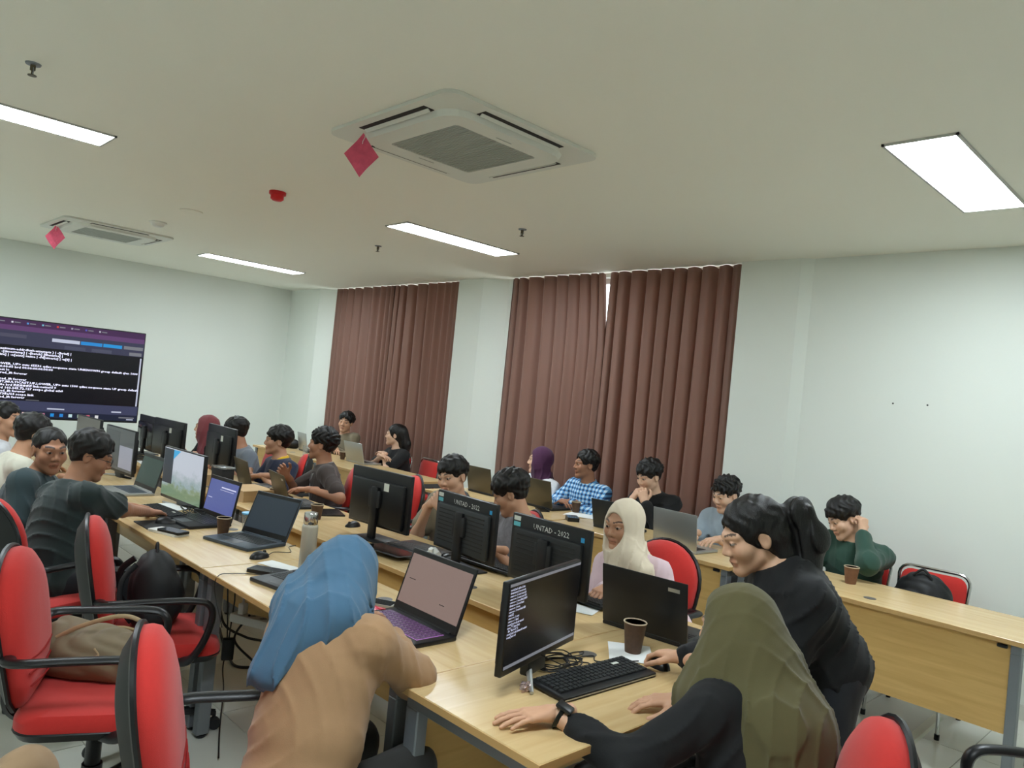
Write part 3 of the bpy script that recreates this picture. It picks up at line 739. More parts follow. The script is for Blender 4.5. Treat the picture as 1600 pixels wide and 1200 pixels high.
# back row
laptop('silver laptop before the woman in black with folded arms', (-7.05, 4.70, Z), R(180), M_silver, M_silver, .36, .23, 105)
laptop('bronze laptop lid beside the white pillar', (-4.98, 4.70, Z), R(178), M_olive, M_blackm, .34, .24, 103)
laptop('bronze laptop lid before the purple headscarf', (-4.26, 4.70, Z), R(178), M_olive, M_blackm, .34, .24, 102)
laptop('dark laptop between the plaid shirt and the cream headscarf', (-3.36, 4.52, Z), R(188), M_dark, M_dark, .33, .22, 108)
laptop('large silver laptop open on the back row', (-2.75, 4.44, Z), R(177), M_silver, M_silver, .35, .25, 97)
laptop('greenish grey laptop before the green sweater', (-2.13, 4.56, Z), R(200), mat('laptop_sage', (120, 140, 132), .4, .3), M_silver, .32, .22, 112)
laptop('small grey laptop by the black bag at the far end of the back row', (-8.05, 4.62, Z), R(170), M_silver, M_dark, .30, .22, 100)

# ---------------------------------------------------------------- keyboards, mice
def keyboard(label, loc, rz, w=.45, d=.155):
    t = thing('keyboard', label, 'keyboard', loc, rz)
    b = MB(); T = Matrix.Rotation(R(3), 4, 'X')
    b.rbox(-w / 2, w / 2, -d / 2, d / 2, .003, .020, .006, 2, T); b.build('case', M_black, t, True)
    k = link('keys', key_mesh(w * .93, d * .74, 21, 6, M_blackm, .006), t); k.location = (0, .008, .021); k.rotation_euler = (R(3), 0, 0); k['kind'] = 'stuff'
    s = MB(); s.box(-w / 2 + .006, w / 2 - .006, -d / 2 - .0005, -d / 2 + .004, .010, .014, T); s.build('front_strip', M_silver, t)
    s = MB(); s.box(w / 2 - .115, w / 2 - .085, d / 2 - .055, d / 2 - .043, .027, .0285, T); s.build('badge', M_sticker, t)
    return t
keyboard('black keyboard on the end desk beneath the slim monitor', (-1.525, 1.995, Z), R(88), .46, .155)
keyboard('black keyboard under the typing hand of the man in glasses', (-4.62, 1.70, Z), R(5), .42, .14)
keyboard('black keyboard behind the left stencilled monitor', (-2.86, 2.74, Z), R(182), .42, .14)
keyboard('black keyboard under the hand of the cream headscarf woman', (-2.24, 2.73, Z), R(178), .42, .14)
def mouse(label, loc, rz, s=1.):
    t = thing('computer_mouse', label, 'mouse', loc, rz)
    b = MB(); vs = []; fs = []; n = 12; m = 9
    for i in range(m):
        v = i / (m - 1); q = math.pi * v
        for j in range(n):
            a = 2 * math.pi * j / n
            x = .031 * s * math.cos(a) * math.sin(q) ** .7; y = -.055 * s * math.cos(q)
            z = max(0, .034 * s * math.sin(a) * math.sin(q) ** .7) * (1.05 if y < 0 else .85)
            vs.append((x, y, z))
    for i in range(m - 1):
        for j in range(n): fs.append((i * n + j, i * n + (j + 1) % n, (i + 1) * n + (j + 1) % n, (i + 1) * n + j))
    b.add(vs, fs); b.build('shell', M_black, t, True)
    w = MB(); w.lathe([(.0, -.004), (.008, -.004), (.008, .004), (0, .004)], 10, Matrix.Translation((0, .030 * s, .026 * s)) @ Matrix.Rotation(R(90), 4, 'Y')); w.build('scroll_wheel', M_dark, t)
    return t
mouse('black mouse under the hand of the standing woman', (-1.50, 2.315, Z), R(75))
mouse('black mouse in front of the open dark laptop', (-3.43, 1.745, Z), R(20))
mouse('black mouse on the mouse pad by the man in glasses', (-4.33, 1.62, Z + .005), R(-20))
mouse('black mouse left of the sticker-backed monitor, middle row', (-3.98, 2.62, Z), R(190))
mouse('black mouse behind the left stencilled monitor', (-3.06, 2.62, Z), R(170))
b = MB(); b.rbox(-.13, .13, -.10, .10, 0, .004, .01, 2, axis=2); o = b.build('mouse_pad', M_blackm); o.location = (-4.30, 1.58, Z); tag(o, 'black mouse pad at the front edge of the desk', 'mouse pad')

# ---------------------------------------------------------------- cups, bottle, boxes, small things
def cup(label, loc, h=.095, r=.038, m=None):
    t = thing('paper_cup', label, 'cup', loc, 0, 'brown paper coffee cups')
    b = MB(); b.lathe([(.0, .003), (r * .7, .003), (r * .7, 0), (r * .72, .004), (r, h - .004)], 22); b.build('body', m or M_cup, t, True)
    rr = MB(); rr.tube([(r * math.cos(a), r * math.sin(a), h - .002) for a in [2 * math.pi * k / 22 for k in range(22)]], .0028, 6, True); rr.build('rim', M_cuprim, t, True)
    i = MB(); i.lathe([(r * .985, h - .004), (r * .80, h * .45)], 22); i.f = [f[::-1] for f in i.f]; i.build('lining', M_cuprim, t, True)
    c = MB(); c.lathe([(r * .86, h * .55), (0, h * .55)], 22); c.build('coffee', M_coffee, t)
    return t
cup('brown paper coffee cup on the white sheet at the end desk', (-1.635, 2.35, Z + .001), .115, .042)
cup('brown paper coffee cup between the blue-screen and dark laptops', (-3.985, 1.80, Z), .092, .038)
cup('brown paper cup in front of the bronze laptop, middle row', (-4.25, 2.52, Z), .095, .04)
cup('brown paper cup beside the cardboard box, middle row', (-4.94, 2.58, Z), .09, .038)
cup('striped brown paper cup before the green sweater', (-1.72, 4.60, Z), .10, .042, mat('cup_ripple', (120, 84, 62), .6, noise=.3, nscale=30))
cup('brown paper cup before the blue plaid shirt', (-4.0, 4.76, Z), .09, .038)
cup('brown paper cup before the smiling man', (-7.36, 4.62, Z), .085, .036)
def glass_cup(label, loc, h, r, lid=None):
    t = thing('plastic_cup', label, 'cup', loc)
    b = MB(); b.lathe([(0, .002), (r * .75, .002), (r * .75, 0), (r, h), (r * .97, h), (r * .72, .005), (0, .005)], 20); b.build('body', M_glassp, t, True)
    if lid:
        l = MB(); l.lathe([(r * 1.06, h - .004), (r * 1.06, h + .004), (r * .9, h + .006), (0, h + .006)], 20); l.build('lid', lid, t, True)
glass_cup('clear plastic cup with pale blue lid beside the dark laptop', (-4.03, 1.965, Z), .10, .04, mat('lid_blue', (120, 190, 226), .3))
glass_cup('clear drinking glass at the far end of the back row, left', (-7.68, 4.33, Z), .11, .035)
glass_cup('clear drinking glass at the far end of the back row, right', (-7.56, 4.36, Z), .11, .035)
t = thing('steel_flask', 'tall brushed steel drinking flask behind the blue headscarf', 'flask', (-3.13, 1.83, Z))
b = MB(); b.lathe([(0, 0), (.034, 0), (.037, .004), (.037, .205), (.034, .215), (.031, .217)], 26); b.build('body', mat('flask_satin', (186, 180, 164), .5, .4), t, True)
b = MB(); b.lathe([(.031, .217), (.031, .222), (.0325, .224), (.0325, .268), (.03, .272), (0, .272)], 26); b.build('cap', M_chrome, t, True)
def carton(label, loc, rz, s):
    t = thing('cardboard_box', label, 'box', loc, rz)
    b = MB(); b.box(-s[0] / 2, s[0] / 2, -s[1] / 2, s[1] / 2, 0, s[2]); b.build('body', M_card, t)
    l = MB(); l.box(-s[0] / 2 - .002, s[0] / 2 + .002, -s[1] / 2 - .002, s[1] / 2 + .002, s[2] - .018, s[2] + .002); l.build('lid', M_card, t)
    return t
carton('flat brown cardboard box on the middle row desk, the nearer one', (-5.05, 2.44, Z), R(3), (.30, .24, .075))
carton('small brown cardboard box behind the dark stand, the farther one', (-5.76, 2.44, Z), R(8), (.22, .16, .08))
t = thing('desktop_mini_tower', 'narrow black computer case with clear plastic tray on top', 'computer', (-5.44, 2.41, Z), R(6))
b = MB(); b.rbox(-.075, .075, -.05, .05, 0, .16, .006, 2); b.build('case', M_blackm, t, True)
b = MB(); b.rbox(-.08, .08, -.052, .052, .162, .176, .005, 2); b.build('tray', M_glassp, t, True)
def phone(label, loc, rz, name='smartphone', s=(.075, .155, .009), m=None, top=None):
    t = thing(name, label, 'phone' if name == 'smartphone' else 'tablet', loc, rz)
    b = MB(); b.rbox(-s[0] / 2, s[0] / 2, -s[1] / 2, s[1] / 2, 0, s[2], .008, 3, axis=2); b.build('body', m or M_black, t, True)
    sc = MB(); sc.box(-s[0] / 2 + .004, s[0] / 2 - .004, -s[1] / 2 + .006, s[1] / 2 - .006, s[2] - .0005, s[2] + .0006); sc.build('screen', top or M_off, t)
phone('black smartphone lying before the steel flask', (-3.16, 1.655, Z), R(-58), s=(.085, .17, .016))
phone('dark smartphone lying on a white slab at the desk edge', (-4.05, 1.56, Z + .012), R(-70), s=(.078, .16, .012))
b = MB(); b.rbox(-.11, .11, -.045, .045, 0, .012, .006, 2, axis=2); o = b.build('white_slab', M_white); o.location = (-4.09, 1.55, Z); o.rotation_euler = (0, 0, R(18)); tag(o, 'thin white slab under the phone at the desk edge', 'power bank')
phone('dark tablet beside the paper cup, middle row', (-4.42, 2.72, Z), R(70), 'tablet', (.16, .24, .009))
phone('dark tablet in front of the yellow collar', (-5.10, 2.70, Z), R(80), 'tablet', (.15, .2, .012))
phone('silver smartphone beside the gaming laptop', (-2.55, 1.84, Z), R(-60), s=(.075, .15, .01), m=M_silver)
phone('black smartphone before the plaid shirt', (-4.15, 4.52, Z), R(60), s=(.08, .16, .01))
phone('thick dark tablet case lying left of the dark laptop, back row', (-3.74, 4.42, Z), R(50), 'tablet', (.09, .14, .03))
def sheet(label, loc, rz, w, d, m=None):
    b = MB(); n = 5; vs = []; fs = []
    for i in range(n):
        for j in range(n): vs.append(((i / (n - 1) - .5) * w, (j / (n - 1) - .5) * d, .0012 + .0015 * abs(math.sin(i * 1.3 + j * .9))))
    for i in range(n - 1):
        for j in range(n - 1): fs.append((i * n + j, (i + 1) * n + j, (i + 1) * n + j + 1, i * n + j + 1))
    b.add(vs, fs); o = b.build('paper_sheet', m or M_paper); o.location = loc; o.rotation_euler = (0, 0, rz)
    md = o.modifiers.new('t', 'SOLIDIFY'); md.thickness = .0008; md.offset = 1
    return tag(o, label, 'paper')
sheet('white paper sheet under the near coffee cup', (-1.635, 2.335, Z), R(40), .16, .20)
sheet('white paper strip by the steel flask', (-3.24, 1.76, Z), R(15), .22, .09)
sheet('crumpled white plastic wrapper beneath the cream headscarf keyboard', (-2.11, 2.60, Z), R(20), .16, .12)
sheet('white paper sheet before the plaid shirt', (-3.85, 4.70, Z), R(20), .30, .2)
sheet('white paper sheet under the wallpaper monitor', (-4.82, 1.80, Z), R(10), .26, .18)
sheet('sheet of white paper behind the middle monitors, by the screen wall', (-6.9, 2.42, Z), R(-8), .32, .22)
# crumpled tissue standing on the desk
def crumple(name, label, cat, loc, s, m, seed, n=10):
    rnd = random.Random(seed); b = MB(); vs = []; fs = []; k = 14
    for i in range(n):
        v = i / (n - 1)
        for j in range(k):
            a = 2 * math.pi * j / k
            r_ = (.55 + .45 * math.sin(math.pi * min(1, v * .8 + .15))) * (1 + .35 * math.sin(3 * a + seed + 4 * v) + .2 * rnd.uniform(-1, 1))
            if i == n - 1: r_ *= .3
            vs.append((s[0] * r_ * math.cos(a), s[1] * r_ * math.sin(a), s[2] * (v + .12 * rnd.uniform(-1, 1) * (0 < i < n - 1))))
    for i in range(n - 1):
        for j in range(k): fs.append((i * k + j, i * k + (j + 1) % k, (i + 1) * k + (j + 1) % k, (i + 1) * k + j))
    fs.append(tuple(range(k))[::-1]); fs.append(tuple((n - 1) * k + j for j in range(k)))
    b.add(vs, fs); zmin = min(v[2] for v in b.v); b.v = [(v[0], v[1], v[2] - zmin) for v in b.v]
    o = b.build(name, m); o.location = loc; return tag(o, label, cat)
crumple('tissue', 'crumpled white tissue before the left stencilled monitor', 'tissue', (-2.96, 2.44, Z), (.04, .035, .10), M_paper, 2)
crumple('candy_wrapper', 'silver candy wrapper by the foot of the slim monitor', 'wrapper', (-1.585, 1.73, Z), (.012, .02, .03), mat('foil', (190, 170, 168), .25, .8), 5)
crumple('red_candy_pack', 'red and white snack wrapper beside the gaming laptop', 'wrapper', (-2.46, 1.76, Z), (.05, .03, .022), mat('red_white_foil', (206, 40, 70), .35, noise=.5, nscale=35), 8)
# cables
def cable(name, label, pts, r, m, cat='cable', n=10):
    b = MB(); b.tube(bez(pts, n), r, 6); o = b.build(name, m, None, True); return tag(o, label, cat)
rnd = random.Random(11); pts = []
for k in range(46):
    a = k * 1.05; rr = .035 + .05 * rnd.random()
    pts.append((-1.69 + rr * math.cos(a) * 1.1, 1.98 + rr * math.sin(a) * 1.3, Z + .004 + .02 * rnd.random()))
cable('coiled_cable', 'thin black cable coiled beneath the slim monitor', [(-1.64, 1.80, Z + .10)] + pts + [(-1.71, 2.13, Z + .004), (-1.73, 2.18, Z + .004)], .0022, M_cable, n=5)
cable('mouse_cable', 'black mouse cable running from the hand towards the grommet', [(-1.55, 2.27, Z + .01), (-1.60, 2.2, Z + .004), (-1.64, 2.14, Z + .004), (-1.68, 2.17, Z + .005), (-1.70, 2.08, Z + .004)], .0022, M_cable)
cable('keyboard_cable', 'black keyboard cable looping behind the keyboard', [(-1.605, 2.05, Z + .01), (-1.64, 2.10, Z + .004), (-1.70, 2.04, Z + .006), (-1.74, 2.12, Z + .004), (-1.73, 2.18, Z + .003)], .0022, M_cable)
cable('mouse_cable', 'black mouse cable beside the open dark laptop', [(-3.44, 1.80, Z + .01), (-3.5, 1.86, Z + .005), (-3.47, 1.93, Z + .004), (-3.58, 1.98, Z + .004), (-3.6, 2.03, Z + .004)], .002, M_cable)
cable('charging_cable', 'thin dark cable hanging over the desk edge before the phone', [(-3.05, 1.70, Z + .004), (-3.15, 1.58, Z + .004), (-3.19, 1.50, Z + .004), (-3.18, 1.437, Z + .003), (-3.18, 1.426, Z - .06), (-3.1, 1.44, Z - .2)], .002, M_cable)
cable('white_cable', 'thin white cable on the middle desk by the tissue', [(-3.28, 2.46, Z + .003), (-3.2, 2.40, Z + .012), (-3.1, 2.44, Z + .01), (-3.0, 2.5, Z + .003), (-2.75, 2.45, Z + .003), (-2.58, 2.35, Z + .003)], .004, M_wcable)
for i, (dx, lab) in enumerate(((0, 'tangled black cables under the wallpaper monitor, front row'), (-2.6, 'tangled cables among the middle row monitors by the screen wall'))):
    rnd = random.Random(20 + i); pts = []
    for k in range(30):
        a = k * 1.3; rr = .04 + .09 * rnd.random(); pts.append((-4.58 + dx + rr * math.cos(a) * 1.4, (1.90 if i == 0 else 2.40) + rr * math.sin(a) * .7, Z + .004 + .03 * rnd.random()))
    cable('tangled_cable', lab, pts, .003, M_cable, n=5)
t = thing('power_adapter', 'black power adapter beside the blue-screen laptop', 'adapter', (-4.56, 1.93, Z), R(20)); b = MB(); b.rbox(-.06, .06, -.03, .03, 0, .03, .006, 2); b.build('brick', M_black, t, True); b = MB(); b.tube(bez([(.06, 0, .015), (.12, .01, .01), (.16, .04, .004)], 5), .003, 6); b.build('lead', M_cable, t)
# under the front desk: power strip with plugs and cable loops on the floor
t = thing('power_strip', 'white power strip under the front desk', 'power strip', (-3.54, 1.83, .37), R(24))
b = MB(); b.rbox(-.16, .16, -.03, .03, 0, .045, .008, 2); b.build('body', M_white, t, True)
for k in range(4):
    b = MB(); b.lathe([(.018, .045), (.018, .046), (.014, .043), (0, .043)], 12, Matrix.Translation((-.11 + k * .07, 0, 0))); b.build('socket', mat('socket_grey', (170, 170, 165), .5), t)
b = MB(); b.rbox(-.12, -.085, -.02, .02, .045, .10, .006, 2); b.tube([(-.103, 0, .10), (-.103, 0, .15), (-.10, .01, .20)], .006, 6); b.build('charger', M_white, t, True)
b = MB(); b.tube(bez([(.16, 0, .02), (.22, .0, .05), (.22, .0, .20), (.20, 0, .352)], 6), .005, 6); b.build('lead', M_wcable, t)
for i, pts in enumerate([[(-3.74, 1.70, .52), (-3.86, 1.80, .30), (-3.72, 1.86, .26), (-3.52, 1.90, .27), (-3.36, 1.88, .16), (-3.28, 1.78, .03)], [(-4.6, 2.12, .012), (-4.3, 2.02, .012), (-4.08, 1.96, .012), (-3.95, 1.95, .012), (-3.84, 2.08, .012), (-3.5, 2.16, .012)],
                         [(-3.58, 1.80, .42), (-3.72, 1.80, .26), (-3.62, 1.86, .17), (-3.46, 1.90, .13), (-3.36, 1.95, .05), (-3.2, 1.95, .012)], [(-3.70, 1.72, .60), (-3.76, 1.78, .25), (-3.86, 1.82, .06), (-3.70, 1.76, .012), (-3.32, 1.58, .012), (-3.05, 1.46, .012)]]):
    cable('floor_cable', ['black cable sagging from the power strip under the front desk, topmost', 'black cable snaking over the floor beneath the front desk', 'black cable drooping under the front desk behind the desk leg', 'thin black cable reaching the floor by the blue headscarf chair'][i], pts, [.007, .008, .006, .004][i], M_cable)
t = thing('power_adapter', 'black power adapter hanging under the front desk', 'adapter', (-3.74, 1.78, .15), R(70)); b = MB(); b.rbox(-.03, .03, -.02, .02, 0, .11, .006, 2); b.build('brick', M_black, t, True); b = MB(); b.tube([(0, 0, .11), (.01, .01, .3), (0, .05, .57)], .004, 6); b.build('lead', M_cable, t)
b = MB(); b.prism([(-.03, 0), (-.022, .014), (.022, .014), (.03, 0)], 0, .75, Matrix.Rotation(R(90), 4, 'X')); o = b.build('cable_duct', mat('duct_ivory', (206, 206, 188), .5)); o.location = (-1.33, 5.08, 0); o.rotation_euler = (0, 0, R(2)); tag(o, 'ivory floor cable duct below the right end desk', 'cable duct')
cable('duct_cable', 'short pale cable leaving the floor duct with black end', [(-1.31, 4.34, .012), (-1.36, 4.30, .012), (-1.45, 4.30, .012), (-1.55, 4.24, .01)], .008, mat('grey_cable', (170, 170, 160), .5))

# ---------------------------------------------------------------- large screen on the left wall
tv = thing('large_display', 'large flat display showing a terminal window at the left edge', 'display', (-9.0, 2.04, 0), R(90))   # local: screen faces -Y, x to the right
TW, Z0, Z1 = 1.80, .925, 1.945
b = MB(); b.rbox(-TW / 2, TW / 2, 0, .06, Z0, Z1, .008, 2); b.build('housing', M_black, tv, True)
def trect(x0, x1, z0, z1, name, m, y=-.002):
    g = MB(); rect(g, x0, x1, z0, z1, y); return g.build(name, m, tv)
L_, R_ = -TW / 2 + .012, TW / 2 - .012
trect(L_, R_, Z0 + .02, Z1 - .012, 'screen', emis('terminal', (14, 13, 22), .8), -.0012)
trect(L_, R_, Z1 - .075, Z1 - .012, 'tab_bar', emis('plum', (72, 38, 84), .8))
trect(L_, R_, Z1 - .125, Z1 - .075, 'address_bar', emis('plum2', (104, 66, 118), .8))
trect(L_, R_, Z1 - .275, Z1 - .125, 'tool_panel', emis('slateblue', (62, 62, 88), .8))
trect(L_, R_, Z0 + .085, Z0 + .185, 'footer_panel', emis('slateblue2', (66, 70, 100), .8))
trect(L_, R_, Z0 + .02, Z0 + .085, 'task_bar', emis('navy', (34, 40, 62), .8))
trect(R_ - .028, R_ - .012, Z0 + .19, Z1 - .29, 'scroll_bar', E_white, -.003)
for x0, x1, z, m in ((-.02, .24, Z1 - .185, E_white), (.25, .46, Z1 - .185, emis('azure', (40, 140, 214), .9)), (.47, .66, Z1 - .185, emis('azure2', (36, 150, 220), .9)), (.68, .88, Z1 - .185, E_dim), (.74, .87, Z1 - .25, E_dim), (.36, .56, Z1 - .25, emis('slate3', (84, 86, 108), .8)), (.1, .3, Z1 - .25, emis('slate4', (78, 80, 104), .8)), (-.55, -.25, Z1 - .18, emis('slate5', (84, 82, 104), .8))):
    trect(x0, x1, z - .018, z + .018, 'button', m, -.003)
cols = [(230, 60, 60), (230, 180, 60), (240, 120, 40), (230, 230, 240), (90, 160, 230), (120, 200, 220), (230, 70, 60), (170, 170, 190), (90, 90, 200), (200, 200, 210)]
for k in range(10):
    trect(-.80 + k * .135, -.782 + k * .135, Z1 - .052, Z1 - .034, 'tab_icon', emis('i%d' % k, cols[k], .8), -.003)
    trect(-.772 + k * .135, -.72 + k * .135, Z1 - .049, Z1 - .038, 'tab_title', E_dim, -.003)
ic = [(230, 230, 240), (220, 90, 190), (180, 220, 180), (240, 100, 40), (240, 200, 190), (60, 160, 230), (200, 120, 150), (40, 150, 230), (50, 140, 220), (200, 230, 235), (190, 220, 190), (220, 110, 130), (230, 230, 230)]
for k in range(13):
    xx = -.56 + k * .085; trect(xx, xx + .034, Z0 + .035, Z0 + .068, 'task_icon', emis('t%d' % k, ic[k], .85), -.003)
trect(.70, .86, Z0 + .05, Z0 + .062, 'tray_icons', E_dim, -.003); trect(.78, .85, Z0 + .032, Z0 + .042, 'tray_clock', E_white, -.003)
for x0, x1 in ((-.42, -.25), (.0, .16), (.62, .72)): trect(x0, x1, Z0 + .108, Z0 + .122, 'footer_caption', E_white, -.003)
trect(-.2, -.08, Z0 + .192, Z0 + .198, 'drag_handle', E_dim, -.003)
lines = ['                      -[json] | -maximum-addr-flush-attempts } | -[brief] |', '                      -[resolve] | -[timestamp] | -[batch] [filename] |', '                      -[rcvbuf] [size] | -n[etns] name | -N[umeric] | -a[ll] |', '                      -c[olor]}', 'root@server-# ip a',
 '1: lo: <LOOPBACK,UP,LOWER_UP> mtu 65536 qdisc noqueue state UNKNOWN group default qlen 1000', '    link/loopback 00:00:00:00:00:00 brd 00:00:00:00:00:00', '    inet 127.0.0.1/8 scope host lo', '       valid_lft forever preferred_lft forever', '    inet6 ::1/128 scope host', '       valid_lft forever preferred_lft forever',
 '2: eth0@if21: <BROADCAST,MULTICAST,UP,LOWER_UP> mtu 1500 qdisc noqueue state UP group default', '    link/ether be:24:11:26:73:8e brd ff:ff:ff:ff:ff:ff link-netnsid 0', '    inet 103.245.72.116/25 brd 103.245.72.127 scope global eth0', '       valid_lft forever preferred_lft forever', '    inet6 fe80::be24:11ff:fe26:738e/64 scope link', '       valid_lft forever preferred_lft forever', 'root@server-# []']
me = text_mesh('\n'.join(lines), .0355, emis('bright_text', (225, 225, 250), 1.5), 'terminal_text', bold=.0011)
me.transform(Matrix.Translation((L_ + .01, -.003, Z1 - .325)) @ Matrix.Rotation(R(90), 4, 'X') @ Matrix.Diagonal((1.10, .86, 1, 1)))
o = link('terminal_text', me, tv)
for s in (-.35, .35):
    b = MB(); b.rbox(s - .03, s + .03, .06, .10, .05, 1.6, .005, 1); b.build('stand_pole', M_black, tv)
b = MB(); b.rbox(-.55, .55, -.15, .35, .0, .05, .015, 2); b.build('stand_base', M_black, tv)

# ---------------------------------------------------------------- people: smooth-union solids turned into meshes
def V(*a): return np.array(a, dtype=np.float64)
def V4(*a): return np.array(a, dtype=np.float32)
def nrm(v): v = np.asarray(v, float); return v / (np.linalg.norm(v) + 1e-9)
def smin(a, b_, k):
    h = np.clip(.5 + .5 * (b_ - a) / k, 0, 1); return b_ + (a - b_) * h - k * h * (1 - h)
def smax(a, b_, k): return -smin(-a, -b_, k)
def d_caps(P, a, b_, ra, rb):
    ab = b_ - a; L = ab @ ab + 1e-12; pa = P - a
    t = np.clip(pa @ ab / L, 0, 1)
    q = pa - t[:, None] * ab
    return np.sqrt((q * q).sum(1)) - (ra + (rb - ra) * t)
def d_ell(P, c, r, B=None):
    q = P - c
    if B is not None: q = q @ B
    q1 = q / r; k0 = np.sqrt((q1 * q1).sum(1)); q2 = q1 / r; k1 = np.sqrt((q2 * q2).sum(1)) + 1e-9
    return k0 * (k0 - 1) / k1
def d_prims(P, prims, k):
    d = None
    for p in prims:
        e = d_caps(P, *p[1:5]) if p[0] == 'c' else d_ell(P, *p[1:4])
        kk = p[5] if (p[0] == 'c' and len(p) > 5) else (p[4] if (p[0] == 'e' and len(p) > 4) else k)
        d = e if d is None else smin(d, e, kk)
    return d
F4 = np.float32
def C(a, b_, ra, rb, *k): return ('c', np.asarray(a, F4), np.asarray(b_, F4), F4(ra), F4(rb)) + k
def E(c, r, B=None, *k): return ('e', np.asarray(c, F4), np.asarray(r, F4), None if B is None else np.asarray(B, F4)) + k
def bounds(prims, pad=.03):
    lo = V(9e9, 9e9, 9e9); hi = -lo
    for p in prims:
        if p[0] == 'c':
            r = max(p[3], p[4]); lo = np.minimum(lo, np.minimum(p[1], p[2]) - r); hi = np.maximum(hi, np.maximum(p[1], p[2]) + r)
        else:
            r = max(p[2]) if p[3] is not None else p[2]; lo = np.minimum(lo, p[1] - r); hi = np.maximum(hi, p[1] + r)
    return lo - pad, hi + pad
def axis_nodes(a, b_, h, fine=None):
    out = [a]
    while out[-1] < b_:
        x = out[-1]; st = h
        if fine and fine[0] - h < x < fine[1]: st = fine[2]
        out.append(x + st)
    return np.array(out)
def nets(f, ax, B=8):
    n = [len(a) for a in ax]
    nb = [(m + B - 1) // B for m in n]
    cen = []; half = []
    for a, m in zip(ax, nb):
        lo = a[[min(i * B, len(a) - 1) for i in range(m)]]; hi = a[[min((i + 1) * B - 1, len(a) - 1) for i in range(m)]]
        cen.append((lo + hi) / 2); half.append((hi - lo) / 2)
    G = np.stack(np.meshgrid(*cen, indexing='ij'), -1).reshape(-1, 3)
    Hh = np.stack(np.meshgrid(*half, indexing='ij'), -1).reshape(-1, 3)
    st = max(np.diff(a).max() for a in ax)
    d = f(G); act = np.abs(d) < np.sqrt((Hh ** 2).sum(1)) * 1.15 + 2 * st
    rep = lambda A: np.repeat(np.repeat(np.repeat(A.reshape(nb), B, 0), B, 1), B, 2)[:n[0], :n[1], :n[2]]
    F = rep(np.where(d < 0, -1., 1.)).astype(np.float32).copy(); mk = rep(act)
    idx = np.argwhere(mk)
    P = np.stack([ax[i][idx[:, i]] for i in range(3)], 1).astype(np.float32)
    vals = np.empty(len(P), np.float32)
    for s in range(0, len(P), 200000): vals[s:s + 200000] = f(P[s:s + 200000])
    F[mk] = vals
    F[0] = F[-1] = 1; F[:, 0] = F[:, -1] = 1; F[:, :, 0] = F[:, :, -1] = 1
    S_ = F < 0
    cnt = np.zeros([m - 1 for m in n], np.int8)
    for i in (0, 1):
        for j in (0, 1):
            for k in (0, 1): cnt += S_[i:n[0] - 1 + i, j:n[1] - 1 + j, k:n[2] - 1 + k]
    cells = np.argwhere((cnt > 0) & (cnt < 8))
    if len(cells) == 0: return np.zeros((0, 3)), np.zeros((0, 4), int)
    vid = -np.ones(cnt.shape, np.int32); vid[tuple(cells.T)] = np.arange(len(cells))
    acc = np.zeros((len(cells), 3)); num = np.zeros(len(cells))
    corn = [(i, j, k) for i in (0, 1) for j in (0, 1) for k in (0, 1)]
    for a in corn:
        for axis in range(3):
            if a[axis]: continue
            b2 = list(a); b2[axis] = 1
            ia = cells + np.array(a); ib = cells + np.array(b2)
            fa = F[tuple(ia.T)]; fb = F[tuple(ib.T)]; m = (fa < 0) != (fb < 0)
            t = np.where(m, fa / np.where(m, fa - fb, 1), 0)
            pa = np.stack([ax[q][ia[:, q]] for q in range(3)], 1); pb = np.stack([ax[q][ib[:, q]] for q in range(3)], 1)
            acc += np.where(m[:, None], pa + (pb - pa) * t[:, None], 0); num += m
    verts = acc / num[:, None]
    quads = []
    for axis in range(3):
        u, v = (axis + 1) % 3, (axis + 2) % 3
        sl0 = [slice(None)] * 3; sl1 = [slice(None)] * 3
        sl0[axis] = slice(0, -1); sl1[axis] = slice(1, None)
        A = S_[tuple(sl0)]; Bs = S_[tuple(sl1)]
        ed = np.argwhere(A != Bs)
        ed = ed[(ed[:, u] > 0) & (ed[:, v] > 0) & (ed[:, u] < n[u] - 1) & (ed[:, v] < n[v] - 1)]
        flip = A[tuple(ed.T)]
        du = np.zeros(3, int); du[u] = 1; dv = np.zeros(3, int); dv[v] = 1
        q = np.stack([vid[tuple((ed - du - dv).T)], vid[tuple((ed - dv).T)], vid[tuple(ed.T)], vid[tuple((ed - du).T)]], 1)
        q[~flip] = q[~flip][:, ::-1]
        quads.append(q)
    q = np.concatenate(quads); q = q[(q >= 0).all(1)]
    return verts, q
def np_mesh(name, v, q, m, col=None):
    me = bpy.data.meshes.new(name)
    me.vertices.add(len(v)); me.vertices.foreach_set('co', np.asarray(v, np.float32).ravel())
    me.loops.add(len(q) * 4); me.loops.foreach_set('vertex_index', q.astype(np.int32).ravel())
    me.polygons.add(len(q)); me.polygons.foreach_set('loop_start', np.arange(0, len(q) * 4, 4, dtype=np.int32))
    me.polygons.foreach_set('use_smooth', np.ones(len(q), bool))
    me.materials.append(m)
    if col is not None:
        a = me.color_attributes.new('tint', 'FLOAT_COLOR', 'POINT')
        a.data.foreach_set('color', np.concatenate([col, np.ones((len(col), 1))], 1).astype(np.float32).ravel())
    me.update(); me.validate()
    return me
def skin_material():
    m = bpy.data.materials.new('skin'); m.use_nodes = True; nt = m.node_tree; b = nt.nodes['Principled BSDF']
    a = nt.nodes.new('ShaderNodeAttribute'); a.attribute_name = 'tint'
    nt.links.new(a.outputs['Color'], b.inputs['Base Color']); b.inputs['Roughness'].default_value = .5; b.inputs['Specular IOR Level'].default_value = .35
    return m
M_skin = skin_material()
